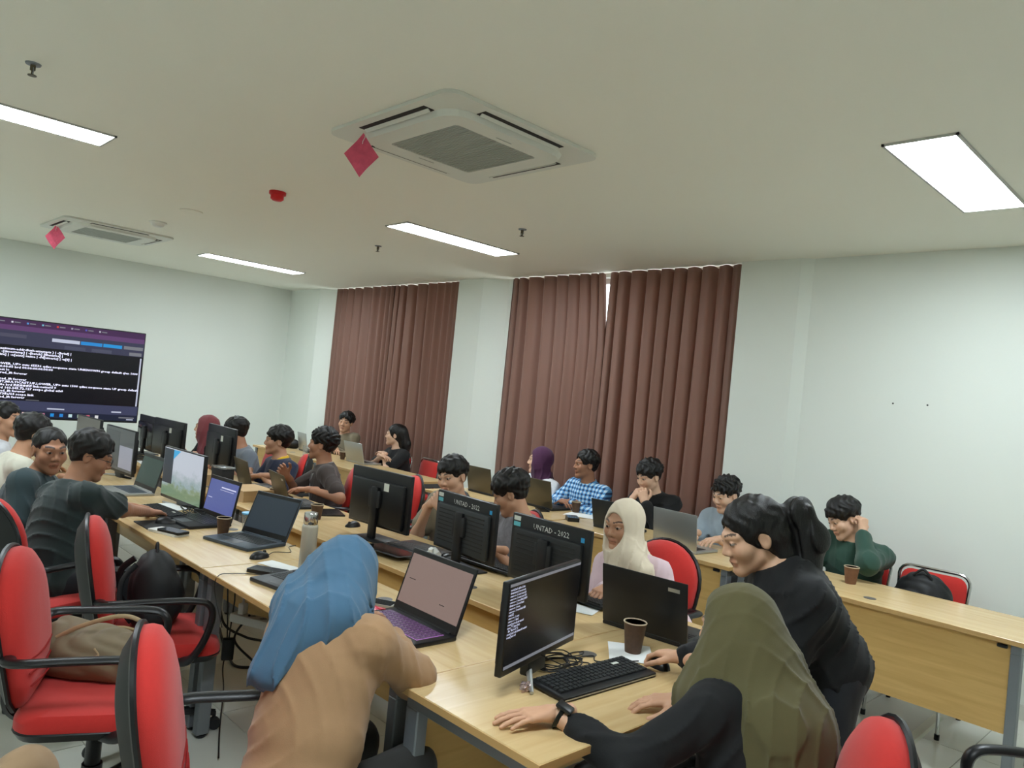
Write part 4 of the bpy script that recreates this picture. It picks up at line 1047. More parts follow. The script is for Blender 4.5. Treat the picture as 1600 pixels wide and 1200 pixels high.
def hair_material():
    m = mat('black_hair', (19, 17, 16), .42, spec=.45, bump=.5, bscale=1.)
    nt = m.node_tree
    for n in nt.nodes:
        if n.type == 'TEX_NOISE': nz = n
        if n.type == 'TEX_COORD': tc = n
    mp = nt.nodes.new('ShaderNodeMapping'); mp.inputs['Scale'].default_value = (420, 420, 45); nt.links.new(tc.outputs['Object'], mp.inputs['Vector']); nt.links.new(mp.outputs[0], nz.inputs['Vector'])
    return m
M_hair = hair_material()
def cloth(name, col, rough=.85, **k): return mat('cloth_' + name, col, rough, noise=k.pop('noise', .05), nscale=30, bump=.15, bscale=500, sheen=k.pop('sheen', .15), **k)

def hand_prims(W_, d, n_, side, curl=.35, spread=.06, s=1., thumb=.75):
    d = nrm(d); n_ = nrm(n_ - d * (np.dot(n_, d))); th = np.cross(n_, d) if side == 'R' else np.cross(d, n_)
    pr = [C(W_ - d * .05 * s, W_ + d * .012 * s, .026 * s, .024 * s)]
    kn = [(.030, .086, (.042, .025, .019), .0088), (.010, .090, (.046, .029, .020), .0090), (-.011, .086, (.042, .027, .019), .0085), (-.029, .077, (.033, .021, .017), .0076)]
    for i, (o, L, seg, r) in enumerate(kn):
        k0 = W_ + d * .018 * s + th * o * .55 * s; k1 = W_ + d * L * s + th * o * s
        pr.append(C(k0, k1, .0155 * s, .0115 * s, .014))
        p = k1; a = 0.; dd0 = nrm(d + th * (1.5 - i) * spread)
        for j, l in enumerate(seg):
            a += curl * (.8, 1.15, .75)[j]
            dd = dd0 * math.cos(a) - n_ * math.sin(a)
            p2 = p + dd * l * s
            pr.append(C(p, p2, r * s * (1 - .06 * j), r * s * (.94 - .08 * j), .004)); p = p2
    p = W_ + d * .026 * s + th * .024 * s - n_ * .006 * s
    dd = nrm(d * .62 + th * thumb - n_ * .25)
    for j, (l, r) in enumerate(((.045, .0135), (.033, .0105), (.026, .0095))):
        p2 = p + dd * l * s; pr.append(C(p, p2, r * s, r * .92 * s, .010 if j == 0 else .004)); p = p2
        dd = nrm(dd + d * .35 - th * .25 * (1 + curl) - n_ * .25 * curl)
    return pr
def face_frame(look, pitch, roll):
    fw = nrm(V(look[0], look[1], 0)); up = V(0, 0, 1); p = R(pitch)
    f2 = fw * math.cos(p) - up * math.sin(p); u2 = up * math.cos(p) + fw * math.sin(p)
    r2 = np.cross(f2, u2); q = R(roll)
    return np.stack([r2 * math.cos(q) + u2 * math.sin(q), f2, u2 * math.cos(q) - r2 * math.sin(q)], 1)   # columns: right, forward, up
def head_sdf(L, fem):
    j = .93 if fem else 1.
    pr = [E((0, -.018, .032), (.074, .093, .088)), E((0, .022, -.03), (.061 * j, .066, .084)),
          C((-.046 * j, .0, -.06), (-.014, .060, -.097), .021, .017), C((.046 * j, .0, -.06), (.014, .060, -.097), .021, .017),
          C((0, .066, -.098), (0, .068, -.100), .019, .019), E((-.038, .052, -.026), (.030, .03, .03)), E((.038, .052, -.026), (.030, .03, .03)),
          C((-.014, .083, .022), (-.046, .064, .025), .0115, .0095), C((.014, .083, .022), (.046, .064, .025), .0115, .0095)]
    d = d_prims(L, pr, .022)
    for s in (-1, 1): d = smax(d, -d_ell(L, V4(s * .031, .098, .003), V4(.019, .016, .011)), .012)
    ns = [C((0, .084, .012), (0, .1015, -.027), .0072, .0105), C((-.0115, .093, -.033), (.0115, .093, -.033), .0085, .0085)]
    d = smin(d, d_prims(L, ns, .008), .012)
    d = smin(d, d_prims(L, [C((-.020, .081, -.062), (0, .088, -.0600), .006, .0070), C((.020, .081, -.062), (0, .088, -.0600), .006, .0070), C((-.013, .0815, -.071), (.013, .0815, -.071), .0072, .0072)], .004), .008)
    d = smax(d, -d_caps(L, V4(-.022, .0945, -.0658), V4(.022, .0945, -.0658), .003, .003), .004)
    for s in (-1, 1):
        d = smin(d, d_ell(L, V4(s * .031, .0765, .003), V4(.0125, .0125, .0115)), .003)
        e = d_ell(L, V4(s * .077, -.014, -.004), V4(.0085, .020, .032)); e = smax(e, -d_ell(L, V4(s * .086, -.009, -.002), V4(.008, .012, .02)), .006)
        d = smin(d, e, .008)
    return d
def head_tint(L, skin, fem):
    s = np.array(srgb(skin)[:3]); col = np.tile(s, (len(L), 1))
    x, y, z = L.T; ax_ = np.abs(x)
    def blend(w, c):
        nonlocal col
        w = np.clip(w, 0, 1)[:, None]; col = col * (1 - w) + np.array(c) * w
    ch = np.exp(-(((ax_ - .04) / .02) ** 2 + ((z + .02) / .02) ** 2)) * (y > .03); blend(ch * .25, s * V(1.12, .85, .8))
    lp = (ax_ < .024) & (y > .078) & (z < -.0535 + .002 * (ax_ > .008)) & (z > -.0795); blend(lp * .6, s * V(.86, .58, .56))
    blend(((ax_ < .022) & (y > .08) & (np.abs(z + .0658) < .0018)) * .8, s * .25)
    zb = .0285 + .006 * np.sin(np.clip((ax_ - .012) / .042, 0, 1) * math.pi * .8)
    br = (ax_ > .011) & (ax_ < .052) & (y > .05) & (np.abs(z - zb) < (.0035 if fem else .0048)); blend(br * .88, V(.012, .009, .008))
    ey = ((ax_ - .031) / .0135) ** 2 + ((z - .003) / .0044) ** 2
    on = (y > .07)
    blend(((ey < 1.5) & (z > .003) & on) * .8, V(.015, .01, .009))
    blend(((ey < 1.) & on) * 1., V(.30, .27, .245))
    blend(((((ax_ - .031) / .0068) ** 2 + ((z - .003) / .006) ** 2 < 1) & on) * 1., V(.012, .008, .006))
    blend((((ax_ - .009) ** 2 + (z + .0405) ** 2 < .00002) & (y > .095)) * .7, s * .3)
    return col
def ik(S_, W_, l1, l2, hint):
    v = W_ - S_; D = np.linalg.norm(v); D2 = min(max(D, .12), (l1 + l2) * .995)
    k = max(1., D / ((l1 + l2) * .995)); l1 *= k; l2 *= k; D2 = max(D, .12)
    a = (l1 * l1 - l2 * l2 + D2 * D2) / (2 * D2); h = math.sqrt(max(l1 * l1 - a * a, 1e-6))
    u = v / (D + 1e-9); hp = hint - u * (hint @ u)
    return S_ + u * a + nrm(hp) * h
def noise3(P, f, seed):
    return (np.sin(P[:, 0] * f + 1.7 * np.sin(P[:, 2] * f * .6 + seed)) + np.sin(P[:, 1] * f * 1.1 + 1.3 * np.sin(P[:, 0] * f * .7 + seed * 2)) + np.sin(P[:, 2] * f * .9 + 1.1 * np.sin(P[:, 1] * f * .8 + seed * 3))) / 3

SHOE = mat('shoe_black', (26, 26, 28), .5)
def person(label, head, look, hip, f, top, skin=(176, 128, 98), pitch=0, roll=0, fem=False, hair='short', arms=None, legs='sit', trousers=None,
           res=.005, neck=None, collar=None, sleeve=None, hs=1., drape=None, hcol=None, hairvol=.014, fringe=0., messy=.004, shirt_drop=.12, sh=None, bulk=1., seed=1, extra=None, stand=False, foldamp=.004, neckline=.0, cape=(.15, .12, .085), slen=.90, ncut=.032, scarfamp=None):
    head, hip = np.asarray(head, float), np.asarray(hip, float)
    base = V(hip[0], hip[1], 0); head = head - base; hip = hip - base
    f3 = nrm(V(f[0], f[1], 0)); r3 = np.cross(f3, V(0, 0, 1))
    Fh = face_frame(look, pitch, roll)
    if neck is None:
        N = head - Fh[:, 2] * .125 * hs - Fh[:, 1] * .045 - V(0, 0, .045)
    else: N = np.asarray(neck, float) - base
    u = nrm(N - hip); r = nrm(r3 - u * (r3 @ u)); fw = np.cross(u, r)
    Bt = np.stack([r, fw, u], 1); r_, u_, fw_ = r.astype(F4), u.astype(F4), fw.astype(F4)
    T = np.linalg.norm(N - hip)
    shw = sh or (.160 if fem else .178)
    at = lambda k, off=0.: hip + u * T * k + fw * off
    SL = N - u * .045 - r * shw; SR = N - u * .045 + r * shw
    lap = {'L': hip + f3 * .26 - r3 * .11 + V(0, 0, .12), 'R': hip + f3 * .26 + r3 * .11 + V(0, 0, .12)}
    A = {}
    for s, S_ in (('L', SL), ('R', SR)):
        sg = -1 if s == 'L' else 1
        a = (arms or {}).get(s) or {}
        Wp = np.asarray(a['w'], float) - base if 'w' in a else lap[s]
        hint = np.asarray(a.get('hint', V(0, 0, -.7) + r3 * sg * .5 - f3 * .35), float)
        Eb = ik(S_, Wp, .27 * hs, .24 * hs, hint)
        dw = nrm(Wp - Eb)
        if .77 < Wp[2] < .85: dw = nrm(dw * V(1, 1, 0) + V(0, 0, -.06))
        d = np.asarray(a.get('d', dw), float); n_ = np.asarray(a.get('n', (0, 0, 1)), float)
        A[s] = (S_, Eb, Wp, d, n_, a.get('curl', .35), a.get('thumb', .75), a.get('spread', .06))
    # ---- body (one continuous mesh, head refined, fingers added from the wrist on)
    k_ = bulk
    torso = [E(at(.02), (.155 * k_, .115 * k_, .12), Bt), E(at(.38, .01), (.135 * k_, .10 * k_, .17), Bt), E(at(.72, .005), (.145 * k_, .10 * k_, .17), Bt), C(SL + r * .02, SR - r * .02, .05, .05)]
    limb = []
    for s in 'LR':
        S_, Eb, Wp = A[s][:3]; limb += [C(S_, Eb, .046 * k_, .038), C(Eb, Wp, .037, .0255)]
    hj = {s: hip + r3 * (.088 if s == 'R' else -.088) + V(0, 0, -.01) for s in 'LR'}
    if legs == 'sit':
        kn = {s: hj[s] + f3 * .40 + r3 * (.03 if s == 'R' else -.03) + V(0, 0, .0) for s in 'LR'}
        an = {s: V(kn[s][0], kn[s][1], .09) + f3 * .02 for s in 'LR'}
    else:
        kn = {s: V(hj[s][0], hj[s][1], .47) + f3 * .04 for s in 'LR'}
        an = {s: V(kn[s][0], kn[s][1], .09) - f3 * .05 for s in 'LR'}
    leg = []
    for s in 'LR': leg += [C(hj[s], kn[s], .075, .052), C(kn[s], an[s], .05, .036)]
    nk = [C(head - Fh[:, 2] * .055 * hs - Fh[:, 1] * .018 * hs, N - u * .03, .050 * (.9 if fem else 1.12), .056 * (.9 if fem else 1.12))]
    allp = torso + limb + leg + nk
    def fbody(P):
        d = d_prims(P, allp, .035)
        Lh = ((P - head.astype(F4)) @ Fh.astype(F4) / F4(hs))
        near = (Lh * Lh).sum(1) < .22 ** 2
        if near.any():
            dh = head_sdf(Lh[near], fem) * hs
            dd = d[near]; d[near] = smin(dd, dh, .018)
        return d
    lo, hi = bounds(allp + [E(head, (.13, .13, .14))], .02)
    ax = [axis_nodes(lo[i], hi[i], .016, (head[i] - .125, head[i] + .125, res)) for i in range(3)]
    v, q = nets(fbody, ax)
    sk = np.array(srgb(skin)[:3])
    col = np.tile(sk, (len(v), 1)); Lh = (v - head) @ Fh / hs; m = (Lh * Lh).sum(1) < .15 ** 2
    col[m] = head_tint(Lh[m], skin, fem)
    vs, qs, cs = [v], [q], [col]; off = len(v)
    for s in 'LR':
        S_, Eb, Wp, d, n_, curl, thumb, spread = A[s]
        hp = hand_prims(Wp, d, n_, s, curl, spread, hs * (.92 if fem else 1.), thumb)
        lo, hi = bounds(hp, .008); h = max(.0032, res * .8)
        v2, q2 = nets(lambda P: d_prims(P, hp, .006), [axis_nodes(lo[i], hi[i], h) for i in range(3)])
        vs.append(v2); qs.append(q2 + off); off += len(v2); cs.append(np.tile(sk * V(.98, .94, .92), (len(v2), 1)))
    body = link('person', np_mesh('person', np.concatenate(vs), np.concatenate(qs), M_skin, np.concatenate(cs)))
    body.location = base
    tag(body, label, 'person')
    # ---- top garment
    g = .013
    sl = sleeve or 'short'
    tp = [E(at(.0), (.165 * k_, .128 * k_, .13), Bt), E(at(.36, .012), (.162 * k_, .127 * k_, .18), Bt), E(at(.70, .008), (.168 * k_, .122 * k_, .175), Bt), C(SL + r * .03, SR - r * .03, .055, .055), C(N - u * .02, SL, .058, .05), C(N - u * .02, SR, .058, .05)]
    if fem: tp.append(E(at(.66, .06), (.115, .07, .075), Bt))
    tp.append(C(N - u * .05, N + u * .012, .085, .062))
    for s in 'LR':
        S_, Eb, Wp = A[s][:3]
        if sl == 'short': tp += [C(S_, S_ + (Eb - S_) * .74, .058 * k_, .066)]
        else: tp += [C(S_, Eb, .058 * k_, .058), C(Eb, Eb + (Wp - Eb) * slen, .057, .043)]
    nkp = C(head - Fh[:, 2] * .05 * hs - Fh[:, 1] * .02, N + u * .0 + fw * .012, .054, .058 + neckline)
    zlow = hip[2] - shirt_drop
    def ftop(P):
        d = d_prims(P, tp, .045)
        w1 = 1 - np.abs(np.sin(P @ (r_ * 34 + u_ * 14 + fw_ * 26) + 2.0 * np.sin(P @ (u_ * 8 - r_ * 6 + fw_ * 4) + seed)))
        w2 = 1 - np.abs(np.sin(P @ (r_ * -20 + u_ * 40 + fw_ * 16) + 2.2 * np.sin(P @ (u_ * 6 + r_ * 9) + seed * 2)))
        mk = .5 + .5 * np.sin(P @ (u_ * 11 + r_ * 7 - fw_ * 9) + seed)
        d = d - foldamp * (1.9 * w1 ** 3 * mk + 1.9 * w2 ** 3 * (1 - mk)) + foldamp * .25 * noise3(P, 60., seed + 3)
        d = smax(d, -d_caps(P, *nkp[1:5]), .008)
        qn = P - N; hn = qn @ u; rn = np.sqrt(np.maximum((qn * qn).sum(1) - hn * hn, 0))
        d = smax(d, -np.maximum(ncut - hn, rn - .125), .012)
        return np.maximum(d, zlow - P[:, 2])
    lo, hi = bounds(tp, .03); h = max(.008, res * 1.9)
    v, q = nets(ftop, [axis_nodes(lo[i], hi[i], h) for i in range(3)])
    link('top', np_mesh('top', v, q, top), body)
    # ---- trousers, shoes
    tr = trousers or cloth('dark_trousers', (34, 36, 42))
    tpz = [E(hip, (.16, .125, .12), np.stack([r3, f3, V(0, 0, 1)], 1))]
    for s in 'LR': tpz += [C(hj[s], kn[s], .090, .068), C(kn[s], an[s] + V(0, 0, .0), .066, .056)]
    lo, hi = bounds(tpz, .03)
    v, q = nets(lambda P: np.maximum(d_prims(P, tpz, .03) + .003 * noise3(P, 30., seed), .07 - P[:, 2]), [axis_nodes(lo[i], hi[i], .015) for i in range(3)])
    link('trousers', np_mesh('trousers', v, q, tr), body)
    for s in 'LR':
        a = an[s]; sp = [C(V(a[0], a[1], .045) - f3 * .03, V(a[0], a[1], .038) + f3 * .14, .042, .036), C(V(a[0], a[1], .10), V(a[0], a[1], .05), .04, .042)]
        lo, hi = bounds(sp, .02)
        v, q = nets(lambda P: np.maximum(d_prims(P, sp, .02), .004 - P[:, 2]), [axis_nodes(lo[i], hi[i], .012) for i in range(3)])
        link('shoe', np_mesh('shoe', v, q, SHOE), body)
    # ---- hair or headscarf
    toL = lambda P: (P - head.astype(F4)) @ Fh.astype(F4) / F4(hs)
    if hair == 'hijab':
        hpW = [C(head - Fh[:, 2] * .03, N - u * .005, .086, .094), E(N - u * .045, cape, Bt)]
        hpW += [E(N - u * .10 + fw * .06, (.125, .07, .10), Bt)] if drape is None else []
        for dr in (drape or []):
            hpW.append(C(np.asarray(dr[0], float) - base, np.asarray(dr[1], float) - base, dr[2], dr[3], .04) if len(dr) == 4 else E(np.asarray(dr[0], float) - base, dr[1], Bt, .04))
        def fh(P):
            L = toL(P)
            d = d_prims(L, [E((0, -.022, .026), (.091, .110, .106)), E((0, -.01, -.04), (.083, .085, .09))], .03) * hs
            d = smin(d, d_prims(P, hpW, .035), .035)
            far = np.clip((-L[:, 2] + .03) / .12, .3, 1)
            w1 = 1 - np.abs(np.sin(P @ (r_ * 36 + u_ * 9 + fw_ * 28) + 2.0 * np.sin(P @ (u_ * 9 + r_ * 5) + seed)))
            w2 = 1 - np.abs(np.sin(P @ (r_ * -24 + u_ * 20 + fw_ * 32) + 1.8 * np.sin(P @ (u_ * 6 + r_ * 9) + seed * 2)))
            d = d - far * (scarfamp or foldamp) * (2.4 * w1 ** 2.5 + 1.7 * w2 ** 3) + .001 * noise3(P, 50, seed)
            op = d_ell(L, V4(0, .105, -.014), V4(.063, .10, .092)) * hs
            return smax(d, -op, .008)
        lo, hi = bounds(hpW + [E(head, (.13, .13, .14))], .02); h = max(.0055, res * 1.2)
        v, q = nets(fh, [axis_nodes(lo[i], hi[i], h) for i in range(3)])
        hob = link('headscarf', np_mesh('headscarf', v, q, hcol), body)
    else:
        hv = hairvol + (.005 if hairvol >= .014 and hair == 'short' else 0)
        ext = [] ; extL = []
        if hair in ('long', 'ponytail'):
            for dr in (drape or []): ext.append(C(np.asarray(dr[0], float) - base, np.asarray(dr[1], float) - base, dr[2], dr[3], .03))
        def fhair(P):
            L = toL(P)
            d = d_prims(L, [E((0, -.020, .036), (.0755 + hv, .093 + hv, .087 + hv)), E((0, -.055, -.01), (.060 + hv * .6, .05 + hv * .6, .065))], .02)
            d = d + hv * .75 * np.clip((.055 - L[:, 2]) / .06, 0, 1) * (hair == 'short')
            nz = messy * (np.sin(L[:, 0] * 150 + 3 * np.sin(L[:, 1] * 60 + seed)) * .6 + np.sin(L[:, 1] * 120 + 2.5 * np.sin(L[:, 2] * 70 + seed) + L[:, 0] * 40) * .7)
            d = d + nz * np.clip((L[:, 2] + .06) / .06, .3, 1)
            # keep the face and ears free
            jag = messy * 1.6 * (np.sin(L[:, 0] * 210 + seed) + .6 * np.sin(L[:, 0] * 97 + L[:, 2] * 50 + seed * 2))
            fc = d_ell(L, V4(0, .105, -.035 - fringe), V4(.077, .105, .098)) + jag
            d = smax(d, -fc, .012)
            for s in (-1, 1):
                if hair == 'short': d = smax(d, -d_ell(L, V4(s * .088, .006, -.022), V4(.030, .036, .042)), .008)
                else: d = smax(d, -d_ell(L, V4(s * .088, .0, -.012), V4(.022, .028, .036)), .008)
            if hair == 'short': d = smax(d, -(L[:, 2] + .075 - .25 * L[:, 1] * 0), .01)
            d = d * hs
            if ext:
                e = d_prims(P, ext, .03) + .004 * np.sin(P @ (r_ * 170 + fw_ * 90)); d = smin(d, e, .02)
            return d
        lo, hi = bounds(ext + [E(head, (.13, .135, .145))], .02); h = max(.0045, res)
        v, q = nets(fhair, [axis_nodes(lo[i], hi[i], h) for i in range(3)])
        link('hair', np_mesh('hair', v, q, M_hair), body)
    if collar is not None:
        cm, cr, ch = collar; rings = []; b = MB(); n = 20; vs_ = []; fs_ = []
        c0 = N + u * .004 + fw * .006
        for hgt, rad in ((-.012, .074), (.02, .066), (.038, .064), (.036, .070), (.012, .082), (-.02, .094)):
            for j in range(n):
                a = 2 * math.pi * j / n + math.pi / 2 + .12; a = math.pi / 2 + .13 + (2 * math.pi - .26) * j / (n - 1)
                fr = max(0, math.sin(a)) ** 2
                vs_.append(c0 + r * math.cos(a) * rad + fw * math.sin(a) * rad * (1.0 + .1 * fr) + u * (hgt * ch - .035 * fr))
        for i in range(5):
            for j in range(n - 1): fs_.append((i * n + j, i * n + j + 1, (i + 1) * n + j + 1, (i + 1) * n + j))
        b.add(vs_, fs_); o = b.build('collar', cm, body, True)
        md = o.modifiers.new('t', 'SOLIDIFY'); md.thickness = .003
    if extra: extra(dict(body=body, base=base, head=head, Fh=Fh, N=N, u=u, r=r, fw=fw, A=A, hip=hip, T=T, hs=hs))
    return body

def glasses(c):
    Fh, hd = c['Fh'], c['head']; w = lambda x, y, z: Vector(hd + Fh @ V(x, y, z) * c['hs'])
    b = MB()
    for s in (-1, 1):
        b.tube([w(s * .032 + .022 * math.cos(a), .104, .002 + .017 * math.sin(a)) for a in [2 * math.pi * k / 14 for k in range(14)]], .0016, 5, True)
        b.tube([w(s * .054, .102, .006), w(s * .076, .07, .008), w(s * .082, -.005, .008), w(s * .08, -.025, -.006)], .0016, 5)
    b.tube([w(-.01, .105, .004), w(0, .108, .006), w(.01, .105, .004)], .0016, 5)
    b.build('glasses', M_black, c['body'])
def lanyard(m1, m2):
    def fn(c):
        b = MB(); N, u, r, fw = c['N'], c['u'], c['r'], c['fw']
        for s in (-1, 1):
            b.tube([Vector(N + u * .03 - fw * .06 + r * s * .04), Vector(N + u * .025 + r * s * .075), Vector(N - u * .04 + fw * .10 + r * s * .065), Vector(N - u * .16 + fw * .135 + r * s * .03), Vector(N - u * .25 + fw * .14)], .006, 6)
        o = b.build('lanyard', m1, c['body'])
        k = MB(); p = N - u * .27 + fw * .145; T_ = Matrix([list(r) + [0], list(fw) + [0], list(u) + [0], [0, 0, 0, 1]]).transposed(); T_.translation = Vector(p)
        k.rbox(-.03, .03, 0, .004, -.08, .01, .003, 1, T_); k.build('badge', m2, o)
    return fn
def watch(side, m):
    def fn(c):
        S_, Eb, Wp = c['A'][side][:3]; d = nrm(Wp - Eb); p = Wp - d * .022
        n_ = V(0, 0, 1); n_ = nrm(n_ - d * (n_ @ d)); s_ = np.cross(d, n_)
        b = MB()
        b.tube([Vector(p + (n_ * math.cos(a) + s_ * math.sin(a)) * .029) for a in [2 * math.pi * k / 18 for k in range(18)]], .009, 6, True, rz=.25)
        o = b.build('wristwatch', m, c['body'], True)
        T_ = Matrix([list(s_) + [0], list(d) + [0], list(n_) + [0], [0, 0, 0, 1]]).transposed(); T_.translation = Vector(p + n_ * .028)
        k = MB(); k.rbox(-.020, .020, -.024, .024, 0, .012, .005, 2, T_); k.build('watch_case', M_black, o, True)
    return fn

DOWN = (0, 0, -1)
K_teal = cloth('dark_teal', (46, 64, 68)); K_teal2 = cloth('dark_green_grey', (34, 48, 48)); K_cream = cloth('cream', (206, 204, 186)); K_black = cloth('black', (20, 21, 23), sheen=.05)
K_navy = cloth('navy', (30, 38, 62)); K_yellow = cloth('yellow', (222, 176, 36)); K_brown = cloth('brown_tee', (58, 48, 44)); K_khaki = cloth('khaki', (128, 118, 96)); K_grey = cloth('grey', (112, 120, 130))
K_lgrey = cloth('light_grey', (150, 164, 174)); K_green = cloth('green_sweater', (40, 72, 60)); K_pink = cloth('pale_pink', (216, 190, 196)); K_tan = cloth('tan', (166, 130, 94)); K_olive = cloth('olive_brown', (84, 82, 54))
K_white = cloth('white_print', (210, 212, 216), noise=.25)
K_maroon = cloth('maroon_scarf', (138, 70, 76)); K_purple = cloth('purple_scarf', (74, 34, 68)); K_creamS = cloth('cream_scarf', (216, 202, 178)); K_oliveS = cloth('olive_scarf', (88, 82, 50)); K_blueS = cloth('blue_scarf', (74, 110, 138))
K_pattern = cloth('patterned_grey', (120, 118, 122), noise=.45)
def plaid():
    m = bpy.data.materials.new('cloth_blue_plaid'); m.use_nodes = True; nt = m.node_tree; b = nt.nodes['Principled BSDF']; b.inputs['Roughness'].default_value = .85
    tc = nt.nodes.new('ShaderNodeTexCoord'); sp = nt.nodes.new('ShaderNodeSeparateXYZ'); nt.links.new(tc.outputs['Object'], sp.inputs[0])
    outs = []
    for ch in ('X', 'Z'):
        a = nt.nodes.new('ShaderNodeMath'); a.operation = 'MULTIPLY'; a.inputs[1].default_value = 2 * math.pi / .036
        s = nt.nodes.new('ShaderNodeMath'); s.operation = 'SINE'; g = nt.nodes.new('ShaderNodeMath'); g.operation = 'GREATER_THAN'; g.inputs[1].default_value = .05
        nt.links.new(sp.outputs[ch], a.inputs[0]); nt.links.new(a.outputs[0], s.inputs[0]); nt.links.new(s.outputs[0], g.inputs[0]); outs.append(g)
    ad = nt.nodes.new('ShaderNodeMath'); ad.operation = 'ADD'; nt.links.new(outs[0].outputs[0], ad.inputs[0]); nt.links.new(outs[1].outputs[0], ad.inputs[1])
    dv = nt.nodes.new('ShaderNodeMath'); dv.operation = 'DIVIDE'; dv.inputs[1].default_value = 2.; nt.links.new(ad.outputs[0], dv.inputs[0])
    cr = nt.nodes.new('ShaderNodeValToRGB'); cr.color_ramp.interpolation = 'CONSTANT'; e = cr.color_ramp.elements
    e[0].position = 0; e[0].color = srgb((198, 222, 236)); e[1].position = .4; e[1].color = srgb((96, 156, 208)); q = e.new(.9); q.color = srgb((34, 62, 104))
    nt.links.new(dv.outputs[0], cr.inputs['Fac']); nt.links.new(cr.outputs[0], b.inputs['Base Color'])
    return m
K_plaid = plaid()
SK1, SK2, SK3, SK4 = (210, 166, 136), (190, 144, 114), (170, 122, 94), (220, 180, 152)

# --- near people
person('woman in a blue headscarf and tan blouse seen from behind at the gaming laptop', (-2.03, 1.34, 1.035), (-.35, .94), (-1.82, 1.08, .50), (-.25, .97), K_tan, SK1, pitch=12, fem=True, hair='hijab', hcol=K_blueS, res=.004, sleeve='long', neck=(-1.955, 1.25, .925),
       arms={'R': dict(w=(-2.07, 1.56, .80), hint=(.9, .1, -.5), curl=.3), 'L': dict(w=(-2.33, 1.58, .80), hint=(-.5, 0, -.6), curl=.3)}, bulk=1.08, shirt_drop=.26, seed=2, foldamp=.0035, scarfamp=.0065,
       drape=[((-2.07, 1.30, 1.03), (-2.06, 1.20, .95), .095, .08), ((-1.97, 1.27, 1.02), (-1.90, 1.24, .97), .095, .07), ((-2.06, 1.22, .96), (-1.985, 1.07, .80), .08, .03), ((-1.89, 1.22, .98), (-1.95, 1.075, .82), .07, .035), ((-1.97, 1.17, .96), (-1.955, 1.055, .80), .075, .03)], cape=(.12, .11, .07), trousers=cloth('dark_skirt', (40, 40, 38)))
person('woman in an olive headscarf and black top reaching across the end desk', (-1.10, 2.09, 1.035), (-.93, -.20), (-.90, 1.99, .50), (-.97, .22), K_black, SK1, pitch=10, fem=True, hair='hijab', hcol=K_oliveS, res=.004, sleeve='long', neck=(-1.015, 2.05, .89),
       arms={'L': dict(w=(-1.375, 1.625, .785), d=(-.45, -.88, -.05), hint=(.3, -.3, -.8), curl=.16, spread=.12), 'R': dict(w=(-1.22, 2.02, .79), hint=(.3, .3, -.8), curl=.3)}, seed=3, extra=watch('L', mat('watch_strap', (24, 30, 28), .5)), bulk=1.08, slen=.66, scarfamp=.0036, foldamp=.005,
       drape=[((-1.05, 2.08, 1.0), (-.93, 2.06, .80), .115, .15), ((-1.09, 2.06, .95), (-1.10, 1.99, .84), .10, .10), ((-1.03, 2.1, .95), (-1.0, 2.2, .84), .12, .10), ((-.93, 2.04, .80), (-.88, 2.0, .60), .15, .145)])
person('standing woman with a ponytail in black leaning over to the mouse', (-1.215, 2.36, 1.27), (-.62, -.78), (-1.02, 2.56, .88), (-.66, -.75), K_black, SK1, pitch=22, fem=True, hair='ponytail', res=.004, sleeve='long', neck=(-1.13, 2.44, 1.145), legs='stand',
       arms={'R': dict(w=(-1.40, 2.30, .815), d=(-1, .05, -.1), hint=(.2, .5, -.6), curl=.55), 'L': dict(w=(-1.02, 2.34, .62), hint=(-.3, -.5, -.2), curl=.4)}, hairvol=.012, messy=.0025, seed=4, bulk=1.08, foldamp=.006,
       drape=[((-1.16, 2.41, 1.28), (-1.125, 2.44, 1.19), .06, .045), ((-1.17, 2.42, 1.335), (-1.115, 2.48, 1.365), .032, .042), ((-1.115, 2.48, 1.365), (-1.075, 2.505, 1.28), .042, .050), ((-1.075, 2.505, 1.28), (-1.085, 2.49, 1.18), .05, .046), ((-1.085, 2.49, 1.18), (-1.09, 2.47, 1.10), .046, .022)], shirt_drop=.20, neckline=-.012, ncut=.07)
person('woman in a cream headscarf and pale pink blouse typing behind the stencilled monitor', (-2.25, 3.05, 1.07), (.0, -1), (-2.18, 3.22, .50), (.0, -1), K_pink, SK2, pitch=6, fem=True, hair='hijab', hcol=K_creamS, res=.0035, sleeve='long', neck=(-2.22, 3.10, .90),
       arms={'R': dict(w=(-2.17, 2.86, .80), d=(.15, -1, -.12), hint=(-.5, .2, -.7), curl=.4), 'L': dict(w=(-1.98, 2.88, .80), d=(-.3, -1, -.1), hint=(.5, .2, -.7), curl=.4)}, seed=5, drape=[((-2.23, 3.03, .95), (-2.20, 2.96, .86), .085, .045), ((-2.22, 3.03, .95), (-2.07, 3.0, .88), .085, .05)], cape=(.115, .105, .075))
person('man in glasses and dark teal shirt typing at the front row keyboard', (-4.34, 1.21, 1.125), (.30, .95), (-4.22, 1.0, .50), (-.15, .99), K_teal2, SK3, pitch=18, hair='short', res=.004, sleeve='short', neck=(-4.31, 1.13, .965), hairvol=.016,
       arms={'R': dict(w=(-4.43, 1.55, .80), d=(-.5, .86, -.1), hint=(.9, -.2, -.5), curl=.35), 'L': dict(w=(-4.60, 1.52, .80), d=(-.1, 1, -.1), hint=(-.6, -.1, -.6), curl=.4)}, seed=6, extra=glasses, bulk=1.12, foldamp=.006)
